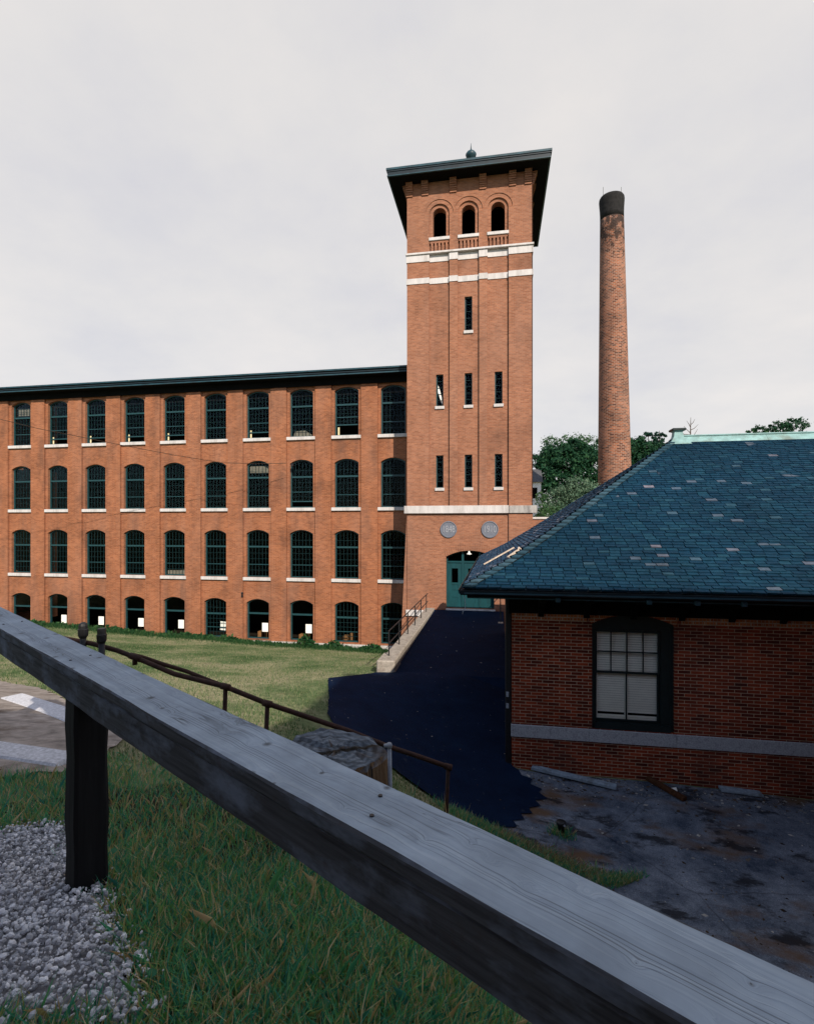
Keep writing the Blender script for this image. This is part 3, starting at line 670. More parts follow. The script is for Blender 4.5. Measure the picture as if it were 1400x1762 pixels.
# eaves and roof
EX0, EX1, EY0, EY1 = -5.335, 2.507, 24.39, 32.2
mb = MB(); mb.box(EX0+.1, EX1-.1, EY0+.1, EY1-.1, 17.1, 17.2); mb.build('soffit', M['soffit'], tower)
mb = MB()
def frame_ring(mb, o, z0, z1, t=.06):
    mb.box(EX0+o, EX1-o, EY0+o, EY0+o+t, z0, z1); mb.box(EX0+o, EX1-o, EY1-o-t, EY1-o, z0, z1)
    mb.box(EX0+o, EX0+o+t, EY0+o+t, EY1-o-t, z0, z1); mb.box(EX1-o-t, EX1-o, EY0+o+t, EY1-o-t, z0, z1)
frame_ring(mb, .06, 17.13, 17.30); frame_ring(mb, .03, 17.30, 17.37); mb.build('fascia', M['copdark'], tower)
mb = MB(); frame_ring(mb, .04, 17.085, 17.128, .08); frame_ring(mb, 0, 17.372, 17.47, .12); mb.build('gutter', M['cop'], tower)
ap = ((EX0+EX1)/2, (EY0+EY1)/2, 20.05)
mb = MB(); mb.add([(EX0+.05,EY0+.05,17.46),(EX1-.05,EY0+.05,17.46),(EX1-.05,EY1-.05,17.46),(EX0+.05,EY1-.05,17.46),ap], [(0,1,4),(1,2,4),(2,3,4),(3,0,4)]); mb.build('roof', M['copdark'], tower)
mb = MB(); mb.lathe((ap[0],ap[1],19.95), [(.28,0),(.2,.12),(.1,.2),(.14,.25),(.27,.36),(.3,.48),(.22,.60),(.09,.68),(.05,.74),(.03,.82),(.016,1.0),(.006,1.12)], 16); mb.build('finial', M['cop'], tower, True)
# door
yD = FP+.30
mb = MB(); cxD = (DL+DR)/2; wD = DR-DL
def dbox(m, a, b, y0, y1, z0, z1): m.box(cxD+a, cxD+b, y0, y1, z0, z1)
d3 = [-wD/2+.05, -wD/2+.05+.70, -wD/2+.05+.82, wD/2-.74, wD/2-.66, wD/2-.05]
fr = MB(); o = outline(wD, DB, DS, DRISE, 0, 14); i_ = outline(wD, DB, DS, DRISE, .07, 14)
ring(fr, wD, DB, DS, DRISE, .06, 0, .12, 14); fr.v = [(a+cxD, b+yD, c) for a, b, c in fr.v]
dbox(fr, -wD/2+.05, wD/2-.05, yD-.02, yD+.1, -1.83, -1.75)
for x in (d3[1]+.06, (d3[3]+d3[4])/2): fr.box(cxD+x-.055, cxD+x+.055, yD-.012, yD+.1, DB+.02, headz(wD, DS, DRISE, x)-.04)
door = fr.build('door', M['doorpaint'], tower)
for a, b in ((-wD/2+.06, d3[1]+.0), (d3[2], d3[3]-.02), (d3[4]+.01, wD/2-.06)):
    lf = MB(); w = b-a; y0 = yD+.03
    lf.box(cxD+a, cxD+b, y0+.02, y0+.06, DB+.02, -2.9); 
    z0, z1 = DB+.02, -1.84
    gl = (a+w*.28, b-w*.26, -2.83, -2.12)
    lf.box(cxD+a, cxD+gl[0], y0, y0+.05, z0, z1); lf.box(cxD+gl[1], cxD+b, y0, y0+.05, z0, z1)
    for za, zb in ((z0, z0+.18), (-3.56, -3.46), (-3.2, -3.1), (-2.93, -2.83), (-2.12, z1)): lf.box(cxD+gl[0], cxD+gl[1], y0, y0+.05, za, zb)
    leaf = lf.build('door_leaf', M['doorpaint'], door)
    MB().quad((cxD+gl[0],y0+.035,gl[2]),(cxD+gl[1],y0+.035,gl[2]),(cxD+gl[1],y0+.035,gl[3]),(cxD+gl[0],y0+.035,gl[3])).build('glass', M['glass'], leaf) if False else None
    mb = MB(); mb.quad((cxD+gl[0],y0+.03,gl[2]),(cxD+gl[1],y0+.03,gl[2]),(cxD+gl[1],y0+.03,gl[3]),(cxD+gl[0],y0+.03,gl[3])); mb.build('door_glass', M['glass'], door)
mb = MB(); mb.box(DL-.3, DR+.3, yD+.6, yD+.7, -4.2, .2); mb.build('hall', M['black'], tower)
mb = MB(); mb.cbox(DL+.0, DR+.05, FP-.12, FP+.3, -4.16, -4.085, .01); mb.build('threshold', M['stone'], tower)
mb = MB(); pts = arch(-wD/2, wD/2, DS, DRISE, 22)
for k in range(22):                                   # brick arch over the door
    (xa, za), (xb, zb) = pts[k], pts[k+1]; nx, nz = (xa+xb)/2*.25, 1
    L = math.hypot(nx, nz); nx, nz = nx/L*.34, nz/L*.34
    g = .08; A = Vector((cxD+xa+(xb-xa)*g, 0, za+(zb-za)*g)); B = Vector((cxD+xb-(xb-xa)*g, 0, zb-(zb-za)*g)); N = Vector((nx, 0, nz)); y0 = FP+.018
    q = [A, B, B+N, A+N]; mb.add([(p.x, y0, p.z) for p in q]+[(p.x, y0+.02, p.z) for p in q], [(0,1,2,3),(0,4,5,1),(1,5,6,2),(2,6,7,3),(3,7,4,0)])
mb.build('brick_arch', M['tower'], tower)
# date plaques
def text_mesh(s, size):
    cu = bpy.data.curves.new('t', 'FONT'); cu.body = s; cu.size = size; cu.align_x = 'CENTER'; cu.align_y = 'CENTER'; cu.extrude = .008
    ob = bpy.data.objects.new('t', cu); COL.objects.link(ob); dg = bpy.context.evaluated_depsgraph_get(); dg.update()
    me = bpy.data.meshes.new_from_object(ob.evaluated_get(dg)); bpy.data.objects.remove(ob); bpy.data.curves.remove(cu); return me
for px, s in ((771.5, '1848'), (842.5, '1910')):
    x = tx(px); z = (CY-911)/34.95; mb = MB(); n = 36
    prof = [(.41, FP+.01), (.41, FP-.03), (.37, FP-.035), (.345, FP-.005), (.0, FP-.004)]
    for r, y in prof[:-1]:
        for k in range(n): mb.v.append((x+r*math.cos(2*math.pi*k/n), y, z+r*math.sin(2*math.pi*k/n)))
    for i in range(3):
        for k in range(n): k2 = (k+1) % n; mb.f.append((i*n+k, i*n+k2, (i+1)*n+k2, (i+1)*n+k))
    mb.f.append(tuple(3*n+k for k in range(n)))
    pq = mb.build('date_plaque', M['plaque'], tower)
    me = text_mesh(s, .40); me.materials.clear(); me.materials.append(M['plaquelet'])
    o = bpy.data.objects.new('numerals', me); COL.objects.link(o); o.parent = pq; o.location = (x-TC[0], -.012, z+4.1); o.rotation_euler = (R(90), 0, 0); o.scale = (.80, 1.2, 1)
# lamp over the door
lx = tx(806.5); mb = MB(); mb.tube([(lx,FP+.3,-1.12),(lx,FP+.14,-1.10),(lx,FP+.10,-1.14),(lx,FP+.1,-1.22)], .014, 8)
lamp = thing('door_lamp', 'small white enamel lamp hanging under the arch of the tower door', 'lamp', (lx, FP+.1, -1.4))
mb.build('lamp_arm', M['lampwhite'], lamp); mb = MB(); mb.lathe((lx, FP+.1, -1.40), [(.13,0),(.125,.02),(.06,.07),(.045,.12),(.05,.19),(.03,.2)], 16); mb.build('lamp_shade', M['lampwhite'], lamp, True)

# ------------------------------------------------------------------ ramp, kerb wall and railings
mb = MB(); n = 14
for k in range(n):
    ya, yb = 15.0+(FP-.1-15.0)*k/n, 15.0+(FP-.1-15.0)*(k+1)/n
    f = lambda y: -4.385+(y-15.0)/(FP-15.0)*.245
    mb.quad((-3.06,ya,f(ya)),(.30,ya,f(ya)),(.30,yb,f(yb)),(-3.06,yb,f(yb)))
mb.quad((-3.06,15,-4.385),(.3,15,-4.385),(.3,14.6,-4.62),(-3.06,14.6,-4.62))
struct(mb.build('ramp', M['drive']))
kerb = thing('kerb_wall', 'pale concrete kerb wall running up the left side of the dark ramp', 'kerb', (-3.27, 20, -6))
mb = MB(); mb.cbox(-3.5, -3.04, 15.9, FP-.07, -7.5, -4.06, .03); mb.build('coping', M['conc'], kerb)
mb = MB(); mb.cbox(-3.56, -3.0, 14.9, 15.89, -5.2, -4.02, .04); mb.build('end_block', M['conc'], kerb)
def railing(name, label, x, ys, zf, hh):
    t = thing(name, label, 'railing', (x, ys[0], zf(ys[0])))
    for y in ys: MB().tube([(x, y, zf(y)-.02), (x, y, zf(y)+hh)], .022, 8).build('post', M['iron'], t)
    ext = [ys[0]-.02] + ys + [ys[-1]+.5]
    for fr_ in (1.0, .52): MB().tube([(x, y, zf(y)+hh*fr_+(.0)) for y in ext], .02, 8).build('bar', M['iron'], t)
    return t
ys = [15.5, 17.2, 18.9, 20.6, 22.3, 24.0]
railing('iron_railing', 'black iron railing on the pale kerb wall left of the ramp', -3.3, ys, lambda y: -4.06, .80)
mb = MB(); mb.cbox(.02, .28, 22.4, FP-.08, -6, -4.2, .03); k2 = rehome(mb.build('kerb', M['conc'])); tag(k2, 'short concrete kerb at the top right of the ramp beside the slate roof', 'kerb')
railing('iron_railing', 'short black iron railing at the top right of the ramp behind the slate eave', .15, [22.6, 23.6, 24.6], lambda y: -4.2, .85)

# ------------------------------------------------------------------ powerhouse
HX0, HY0, HX1, HY1 = .311, 11.29, 13.7, 20.9
ph = thing('powerhouse', 'low brick powerhouse with blue slate hipped roof and one white-blinded window at right', 'outbuilding', (7, 15, -5.4))
WL, WR, WB, WSZ, WRI = 1.97, 3.59, -4.27, -2.06, .22
ZT = -1.84
mb = MB()
panel(mb, HX0, 6.45, -6.2, ZT, HY0, [(WL, WR, WB, WSZ, WRI-.02)], .25, 14)
mb.quad((6.45,HY0,-6.2),(HX1,HY0,-6.2),(HX1,HY0,ZT),(6.45,HY0,ZT))
mb.quad((HX0,HY0,-6.2),(HX0,HY1,-6.2),(HX0,HY1,-1.4),(HX0,HY0,-1.4)); mb.quad((HX0,HY1,-6.2),(HX1,HY1,-6.2),(HX1,HY1,-1.4),(HX0,HY1,-1.4)); mb.quad((HX1,HY0,-6.2),(HX1,HY1,-6.2),(HX1,HY1,-1.4),(HX1,HY0,-1.4))
mb.quad((HX0,HY0+.02,ZT),(HX1,HY0+.02,ZT),(HX1,HY0+.02,-1.4),(HX0,HY0+.02,-1.4))
mb.build('wall', M['house'], ph)
mb = MB()                                             # soldier course, brick by brick
for xa, xb in ((HX0+.004, WL-.13), (WR+.13, 6.4)):
    mb = MB(); x = xa
    while x < xb: mb.box(x, x+.058, HY0-.006, HY0+.015, -2.03, -1.86); x += .0677
    sc = mb.build('soldier_course', M['soldier'], ph); mb = MB(); mb.box(xa, xb, HY0-.003, HY0+.012, -2.025, -1.875); mb.build('mortar', M['conc'], sc)
mb = MB(); pts = arch(WL-.02, WR+.02, WSZ+.005, WRI-.01, 46); cw = (WL+WR)/2
for ring_i in (0, 1):
    for k in range(46):
        (xa, za), (xb, zb) = pts[k], pts[k+1]; s = ((xa+xb)/2-cw)/(WR-WL)*2; N = Vector((s*.5, 0, 1)).normalized()
        g = .09; off = N*(.115*ring_i)
        A = Vector((xa+(xb-xa)*g, 0, za+(zb-za)*g))+off; B = Vector((xb-(xb-xa)*g, 0, zb-(zb-za)*g))+off; q = [A, B, B+N*.105, A+N*.105]; y0 = HY0-.009
        mb.add([(p.x, y0, p.z) for p in q]+[(p.x, y0+.02, p.z) for p in q], [(0,1,2,3),(0,4,5,1),(1,5,6,2),(2,6,7,3),(3,7,4,0)])
mb.build('brick_arch', M['soldier'], ph)
mb = MB(); 
for a, b in ((HX0-.015, 1.9), (1.904, 3.62), (3.624, 6.44)): mb.cbox(a, b, HY0-.035, HY0+.1, -4.55, -4.285, .008)
mb.build('sill_band', M['granite'], ph)
# frieze, brackets, soffit
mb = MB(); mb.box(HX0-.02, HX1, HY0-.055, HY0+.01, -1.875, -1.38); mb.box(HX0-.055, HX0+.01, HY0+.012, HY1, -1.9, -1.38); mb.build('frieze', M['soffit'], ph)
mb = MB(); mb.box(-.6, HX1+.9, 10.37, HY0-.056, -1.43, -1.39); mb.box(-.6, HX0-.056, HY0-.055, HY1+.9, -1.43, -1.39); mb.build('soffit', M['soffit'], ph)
for k in range(14):
    x = .92+.93*k; mb = MB()
    mb.add([(x-.06,HY0-.057,-1.94),(x-.06,HY0-.057,-1.44),(x-.06,10.6,-1.44),(x-.06,10.6,-1.52),(x-.06,11.0,-1.62),(x+.06,HY0-.057,-1.94),(x+.06,HY0-.057,-1.44),(x+.06,10.6,-1.44),(x+.06,10.6,-1.52),(x+.06,11.0,-1.62)],
           [(0,1,2,3,4),(9,8,7,6,5),(0,5,6,1),(1,6,7,2),(2,7,8,3),(3,8,9,4),(4,9,5,0)]); mb.build('bracket', M['soffit'], ph)
# roof surface
A0 = (-.666, 10.31); TT = [(0,-1.25),(.9,-.77),(1.8,-.2),(5.78,2.52)]
def hz(t):
    for (a, za), (b, zb) in zip(TT, TT[1:]):
        if t <= b: return za+(zb-za)*(t-a)/(b-a)
    return TT[-1][1]
XRt = 14.6; YBk = 10.31+11.56; TA = 5.78
mb = MB()
def strip(f):
    for (a, za), (b, zb) in zip(TT, TT[1:]): f(a, za, b, zb)
strip(lambda a,za,b,zb: mb.quad((A0[0]+a,A0[1]+a,za-.02),(XRt-a,A0[1]+a,za-.02),(XRt-b,A0[1]+b,zb-.02),(A0[0]+b,A0[1]+b,zb-.02)))
strip(lambda a,za,b,zb: mb.quad((A0[0]+a,YBk-a,za-.02),(XRt-a,YBk-a,za-.02),(XRt-b,YBk-b,zb-.02),(A0[0]+b,YBk-b,zb-.02)))
strip(lambda a,za,b,zb: mb.quad((A0[0]+a,A0[1]+a,za-.02),(A0[0]+a,YBk-a,za-.02),(A0[0]+b,YBk-b,zb-.02),(A0[0]+b,A0[1]+b,zb-.02)))
strip(lambda a,za,b,zb: mb.quad((XRt-a,A0[1]+a,za-.02),(XRt-a,YBk-a,za-.02),(XRt-b,YBk-b,zb-.02),(XRt-b,A0[1]+b,zb-.02)))
roof = mb.build('roof', M['copdark'], ph)
# slope length table
tt = np.linspace(0, TA, 400); zz = np.array([hz(t) for t in tt]); ss = np.concatenate([[0], np.cumsum(np.hypot(np.diff(tt), np.diff(zz)))])
t_of = lambda s: float(np.interp(s, ss, tt))
def slates(mp, lo, hi, seed, expo=.112, wd=.235):
    """mp(u, t, lift): point on the slope; lo/hi(t): ends of the course at setback t."""
    rnd = random.Random(seed); mb = MB(); s = 0.0; row = 0
    while s < ss[-1]-.05:
        t0 = t_of(s); t1 = t_of(min(s+expo*1.45, ss[-1])); u = lo(t0)-wd*(.5 if row % 2 else 0)-rnd.uniform(0, .04)
        while u < hi(t0):
            w = wd*rnd.choice((1, 1, 1, .92, 1.08)); a0, a1 = max(u, lo(t0)), max(u, lo(t1)); b0, b1 = min(u+w-.015, hi(t0)), min(u+w-.015, hi(t1))
            if b0-a0 > .03:
                if b1 < a1: b1 = a1 = (a1+b1)/2
                j = rnd.uniform(-.008, .008) if rnd.random() < .93 else rnd.uniform(-.03, .02); sk = rnd.uniform(-.006, .006)
                ta = max(-.03, t0+j); lf = .028+rnd.uniform(-.005, .010)
                if rnd.random() < .02: lf += .012
                p = [mp(a0, ta+sk, lf), mp(b0, ta-sk, lf), mp(b1, t1, .004), mp(a1, t1, .004), mp(a0, ta+sk, -.002), mp(b0, ta-sk, -.002)]
                mb.add(p, [(0,1,2,3),(4,5,1,0),(0,3,4),(1,5,2)])
            u += w
        s += expo; row += 1
    return mb
zt = lambda t: (hz(t) if t > 0 else -1.25+t*.53)
mpF = lambda u, t, l: (u, A0[1]+t-l*.5, zt(t)+l*.85)
mpL = lambda u, t, l: (A0[0]+t-l*.5, u, zt(t)+l*.85)
mb = slates(mpF, lambda t: A0[0]+t, lambda t: XRt-t, 11); mb.build('slates', M['slate'], roof)
mb = slates(mpL, lambda t: A0[1]+t, lambda t: YBk-t, 12); mb.build('slates', M['slateleft'], roof)
# hip slates
mb = MB(); s = 0; k = 0
while s < ss[-1]-.1:
    t0, t1 = t_of(s), t_of(min(s+.128, ss[-1])); j = random.uniform(-.012, .012); w = .165
    for side in (0, 1):
        def mp(t, d, l):
            if side == 0: return (A0[0]+t+d, A0[1]+t-.03-l*.3, zt(t)+.045+l-.0)
            return (A0[0]+t-.03-l*.3, A0[1]+t+d, zt(t)+.045+l)
        a, b, c, d = mp(t0, 0, .03), mp(t0, w+j, .018), mp(t1, w+j, -.012), mp(t1, 0, -.005)
        e, f = mp(t0, 0, -.01), mp(t0, w+j, -.03)
        g2 = mp(t1, w+j, -.035)
        mb.add([a, b, c, d, e, f, g2], [(0,1,2,3),(0,4,5,1),(1,5,6,2)])
    s += .157; k += 1
mb.build('hip_slates', M['slatecap'], roof)
mb = MB()
for k in range(60):
    t0, t1 = TA*k/60, TA*(k+1)/60
    mb.quad((A0[0]+t0,A0[1]+t0-.03,zt(t0)+.030),(A0[0]+t0+.175,A0[1]+t0-.03,zt(t0)+.030),(A0[0]+t1+.175,A0[1]+t1-.03,zt(t1)+.030),(A0[0]+t1,A0[1]+t1-.03,zt(t1)+.030))
mb.build('hip_board', M['soffit'], roof)
# copper ridge and its end post
RX0, RY, RZ = A0[0]+TA, A0[1]+TA, 2.52
mb = MB(); prof = [(-.20,-.10),(-.11,.01),(-.05,.06),(-.05,.11),(.05,.11),(.05,.06),(.11,.01),(.20,-.10)]
for xa, xb in ((RX0+.25, RX0+2.4), (RX0+2.405, XRt-TA)):
    vs = [(xa, RY+a, RZ+b) for a, b in prof]+[(xb, RY+a, RZ+b) for a, b in prof]; n = len(prof)
    mb.add(vs, [(i, i+1, n+i+1, n+i) for i in range(n-1)]+[tuple(range(n))])
mb.tube([(RX0+.2,RY-.055,RZ+.11),(XRt-TA,RY-.055,RZ+.11)], .022, 8); mb.build('ridge_cap', M['verdigris'], roof)
mb = MB(); c = (RX0+.08, RY, RZ)
lv = [(.30,-.16),(.2,-.03),(.13,.08),(.11,.22),(.15,.25)]
for i, (r, z) in enumerate(lv):
    for a, b in ((-1,-1),(1,-1),(1,1),(-1,1)): mb.v.append((c[0]+a*r, c[1]+b*r, c[2]+z))
for i in range(len(lv)-1):
    for k in range(4): k2 = (k+1) % 4; mb.f.append((i*4+k, i*4+k2, (i+1)*4+k2, (i+1)*4+k))
vent = mb.build('ridge_post', M['verdigris'], roof)
mb = MB(); mb.cbox(c[0]-.19, c[0]+.19, c[1]-.19, c[1]+.19, c[2]+.25, c[2]+.32, .02); mb.build('post_cap', M['tealdark'], vent)
# gutter
mb = MB()
def gutter(p, q, nrm):
    p, q, nv = Vector(p), Vector(q), Vector(nrm); pr = [(0,.06),(-.03,-.01),(-.09,-.05),(-.15,-.02),(-.165,.055),(-.15,.055),(-.135,0),(-.09,-.03),(-.04,.0),(-.01,.06)]
    vs = [p-nv*a+Vector((0,0,b)) for a, b in pr]+[q-nv*a+Vector((0,0,b)) for a, b in pr]; n = len(pr)
    mb.add(vs, [(i, (i+1) % n, n+(i+1) % n, n+i) for i in range(n)]+[tuple(range(n)), tuple(range(2*n-1, n-1, -1))])
gutter((A0[0]-.06, A0[1]+.06, -1.335), (XRt, A0[1]+.06, -1.345), (0,-1,0)) ; gutter((A0[0]+.06, A0[1]-.02, -1.335), (A0[0]+.06, YBk, -1.335), (-1,0,0))
gut = mb.build('gutter', M['copdark'], ph)
mb = MB(); mb.box(A0[0]+.02, XRt, A0[1]-.105, A0[1]-.09, -1.352, -1.322); mb.box(A0[0]+.07, XRt, A0[1]+.07, A0[1]+.10, -1.46, -1.38); mb.build('gutter_bead', M['cop'], gut)
for px in (960, 1117, 1200, 1281):
    x = px2x(px, A0[1]); mb = MB(); mb.cbox(x-.045, x+.045, A0[1]-.02, A0[1]+.06, -1.49, -1.40, .008); mb.build('gutter_bracket', M['cop'], gut)
# downpipe on the ramp side
mb = MB(); dx = HX0-.07; mb.cbox(HX0-.135, HX0-.004, HY0+.02, HY0+.16, -5.3, -1.44, .015)
dp = mb.build('downpipe', M['iron'], ph)
for z in (-3.65, -3.9): mb = MB(); mb.cbox(HX0-.12, HX0-.06, HY0+.003, HY0+.017, z-.06, z+.05, .003); mb.build('pipe_clip', M['galv'], dp)
# window
cw = (WL+WR)/2; ww = WR-WL; mb = MB(); ring(mb, ww, WB+.0, WSZ, WRI-.02, .07, 0, .2, 14); mb.v = [(a+cw, b+HY0+.06, c) for a, b, c in mb.v]
y = HY0+.06
mb.box(WR-.25, WR-.065, y+.02, y+.12, WB+.07, WSZ-.05)
mb.box(WL+.06, WR-.06, y+.03, y+.12, WSZ-.14, WSZ+.15)
mb.box(WL+.065, WR-.065, y-.05, y+.1, WB+.0, WB+.13)
pf = mb.build('window', M['tealdark'], ph)
gx0, gx1, gz0, gz1 = WL+.08, WR-.26, WB+.14, WSZ-.15; gm = gz0+(gz1-gz0)*.53
mb = MB(); f = .035
def sash(m, z0, z1, y0, nc, nr, bar):
    m.box(gx0, gx0+f, y0, y0+.04, z0, z1); m.box(gx1-f, gx1, y0, y0+.04, z0, z1); m.box(gx0+f, gx1-f, y0, y0+.04, z0, z0+f); m.box(gx0+f, gx1-f, y0, y0+.04, z1-f, z1)
    for i in range(1, nc): x = gx0+(gx1-gx0)*i/nc; m.box(x-bar, x+bar, y0+.004, y0+.036, z0+f, z1-f)
    for i in range(1, nr): z = z0+(z1-z0)*i/nr; m.box(gx0+f, gx1-f, y0+.006, y0+.034, z-bar, z+bar)
sash(mb, gm, gz1, y+.03, 4, 2, .011); sash(mb, gz0, gm+.03, y+.075, 2, 1, .012); mb.build('sash', M['tealdark'], pf)
mb = MB(); mb.quad((gx0,y+.05,gm),(gx1,y+.05,gm),(gx1,y+.05,gz1),(gx0,y+.05,gz1)); mb.quad((gx0,y+.096,gz0),(gx1,y+.096,gz0),(gx1,y+.096,gm),(gx0,y+.096,gm)); mb.build('pane', M['glass'], pf)
mb = MB(); z = gz0+.02; k = 0
while z < gz1:
    if not (2 <= k <= 2): mb.add([(gx0+.03,y+.13,z),(gx1-.01,y+.13,z+.0),(gx1-.01,y+.15,z+.041),(gx0+.03,y+.15,z+.041)], [(0,1,2,3)])
    z += .050; k += 1
for x in (gx0+.05, (gx0+gx1)/2-.02, (gx0+gx1)/2+.28*0+.02): mb.box(x-.012, x+.012, y+.118, y+.122, gz0, gz1)
mb.build('blind', M['blind'], pf)
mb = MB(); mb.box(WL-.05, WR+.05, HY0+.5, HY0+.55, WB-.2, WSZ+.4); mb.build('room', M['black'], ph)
# unseen projection added outside the picture to darken the right of the wall
mb = MB(); mb.box(6.46, 14, 7.9, HY0-.01, -6.2, -1.62); mb.box(6.46, 14, 2.0, 7.89, -6.2, .4); mb.build('shade_wing', M['house'], ph)
# debris on the roof and a loose wire
def on_left(px, py):                                   # where a line of sight meets the left slope
    d = P(px, py, 1.0)
    for k in range(4000):
        Z = 9+k*.004; p = d*Z
        if p.x > A0[0] and p.z <= hz(p.x-A0[0])+.06: return p
    return d*12
a, b = on_left(832, 971), on_left(884, 942); mb = MB(); mb.beam(a, b, .05, .03); tag(rehome(mb.build('wood_strip', M['stick'])), 'long pale wood strip lying on the left slope of the slate roof', 'stick')
a, b = on_left(874, 959), on_left(891, 947); mb = MB(); mb.beam(a, b, .07, .03); mb.tube([b, b+Vector((.02,.1,.06)), b+Vector((.07,.12,.02))], .02, 6); tag(rehome(mb.build('broken_wood', M['stick'])), 'short broken wood piece lying beside the hip slates of the roof', 'stick')
w0 = Vector((A0[0]+.02, A0[1]-.03, -1.36)); mb = MB(); mb.tube([w0, w0+Vector((0,0,-.07)), w0+Vector((.01,0,-.12)), w0+Vector((.02,0,-.2)), w0+Vector((.022,0,-.27)), w0+Vector((.0,0,-.33)), w0+Vector((-.03,0,-.36)), w0+Vector((-.035,0,-.41))], .006, 6)
tag(rehome(mb.build('loose_wire', M['galv'])), 'thin white wire dangling from the corner of the slate roof gutter', 'wire')

# ------------------------------------------------------------------ chimney
c0 = P(1058, 905, 45); zb_ = -6.0; ztop = (CY-340)/F*45
def rad(z): return (54-(54-37.5)*((z-(CY-830)/F*45)/((CY-345)/F*45-(CY-830)/F*45)))/2/F*45
chim = thing('chimney_stack', 'tall round tapering brick chimney with sooty black top behind the slate roof', 'chimney', (c0.x, c0.y, zb_))
lean = Vector((c0.x, c0.y, 0))
mb = MB(); prof = [(rad(z), z-zb_) for z in np.linspace(zb_, ztop-2.0, 40)]; r1 = rad(ztop-2)
mb.lathe((c0.x, c0.y, zb_), prof, 48); 
lx_ = (1052-1058)/F*45/(ztop-(-1)); mb.v = [(x+lx_*C_*(z+1), y+lx_*S_*(z+1), z) for x, y, z in mb.v]
sh = mb.build('shaft', M['stack'], chim, True)
mb = MB(); cp = [(r1, ztop-2.0), (r1+.0, ztop-1.5), (r1+.02, ztop-1.0), (r1+.05, ztop-.6), (r1+.07, ztop-.3), (r1+.05, ztop-.12), (r1-.02, ztop), (r1-.3, ztop), (r1-.35, ztop-.6)]
mb.lathe((c0.x, c0.y, 0), cp, 48); mb.v = [(x+lx_*C_*(z+1), y+lx_*S_*(z+1), z) for x, y, z in mb.v]
M['soot'] = plain('sooty_brick', (.016,.015,.015), .9, .5, 4, .2, bumpy=.4)
mb.build('crown', M['soot'], chim, True)
for px in (1037.5, 1068.5): p = P(px, 340, 45); MB().tube([p, p+Vector((0,0,.95))], .02, 5).build('lightning_rod', M['iron'], chim)

# ------------------------------------------------------------------ trees
def tree(name, label, base, top, crown, leafmat, nleaf, size, seed, branch=7, group=None, cat='tree', trunk_r=.22, mat='bark', zf=.25):
    """crown: list of (centre, radii) blobs that carry leaves on their shell and inside."""
    rnd = random.Random(seed); t = thing(name, label, cat, base, group); b = Vector(base)
    mb = MB(); tp = Vector(top); mid = b.lerp(tp, .5)+Vector((rnd.uniform(-.3,.3), rnd.uniform(-.3,.3), 0))
    mb.tube([b-Vector((0,0,.3)), b.lerp(mid, .5), mid, mid.lerp(tp, .6), tp], [trunk_r*1.3, trunk_r, trunk_r*.7, trunk_r*.4, trunk_r*.12], 8)
    for i in range(branch):
        c, r = crown[i % len(crown)]; s = b.lerp(tp, rnd.uniform(.25, .7)); e = Vector(c)+Vector((rnd.uniform(-1,1)*r[0]*.6, rnd.uniform(-1,1)*r[1]*.6, rnd.uniform(-.2,.7)*r[2]))
        m = s.lerp(e, .5)+Vector((rnd.uniform(-.3,.3), rnd.uniform(-.3,.3), rnd.uniform(0,.5))); mb.tube([s, m, e], [trunk_r*.4, trunk_r*.22, trunk_r*.05], 5)
    mb.build('trunk', M[mat], t)
    lf = MB(); vol = [r[0]*r[1]*r[2] for _, r in crown]
    clumps = []
    for (c, r), v in zip(crown, vol):
        for _ in range(max(4, int(46*(v/max(vol))**.67))):
            d = Vector((rnd.gauss(0,1), rnd.gauss(0,1), rnd.gauss(0,1))).normalized(); k = rnd.uniform(.45, 1.0)**.6
            clumps.append((Vector(c)+Vector((d.x*r[0]*k, d.y*r[1]*k, d.z*r[2]*k)), rnd.uniform(.16, .34)*min(r)))
    per = max(3, nleaf//len(clumps))
    for c, cr in clumps:
        for _ in range(per):
            d = Vector((rnd.gauss(0,1), rnd.gauss(0,1), rnd.gauss(0,.75)))*.6; p = c+d*cr
            n = (d.normalized()+Vector((rnd.uniform(-.8,.8), rnd.uniform(-.8,.8), rnd.uniform(-.2,1)))).normalized()
            u = n.orthogonal().normalized(); u = Matrix.Rotation(rnd.uniform(0, 6.28), 3, n) @ u; v = n.cross(u); s = size*rnd.uniform(.6, 1.4)
            lf.add([p-u*s*.5, p+v*s*.28, p+u*s*.5, p-v*s*.28], [(0,1,2,3)])
    lf.build('crown', M[leafmat], t); return t
def blob(px, py, Z, rx, ry, rz): return (P(px, py, Z), (rx, ry, rz))
def gz(p): return Vector((p.x, p.y, H(p.x, p.y)))
def tr(name, label, px, Z, toppy, blobs, leaf, n, size, seed, **kw):
    b = P(px, 905, Z); b = gz(b); tp = P(px, toppy, Z); return tree(name, label, b, tp, [blob(*q) for q in blobs], leaf, n, size, seed, **kw)
tr('broad_tree', 'broad dark green tree between the tower and the chimney', 972, 62, 775, [(975,808,62,3.6,3.4,3.4),(945,818,61,2.4,2.6,3.0),(1012,805,63,2.8,3,3.0),(985,785,62,2.5,2.5,1.9),(955,852,61,2.6,2.5,2.6),(1018,845,62,2.4,2.4,3.0),(955,785,62,1.5,1.8,1.4),(1024,772,64,1.3,1.5,1.4),(926,790,62,1.1,1.5,1.7),(995,763,62,1.0,1.2,1.0)], 'leafdark', 26000, .34, 21, branch=14)
tr('leafy_tree', 'lighter leafy tree whose thin top rises behind the dark tree left of the chimney', 1010, 70, 752, [(1015,775,70,2.6,2,1.9),(955,768,70,2.4,2,1.6),(985,765,70,2.2,2,1.6),(1040,790,70,2.5,2,2.5)], 'leafmid', 4200, .26, 22, branch=16)
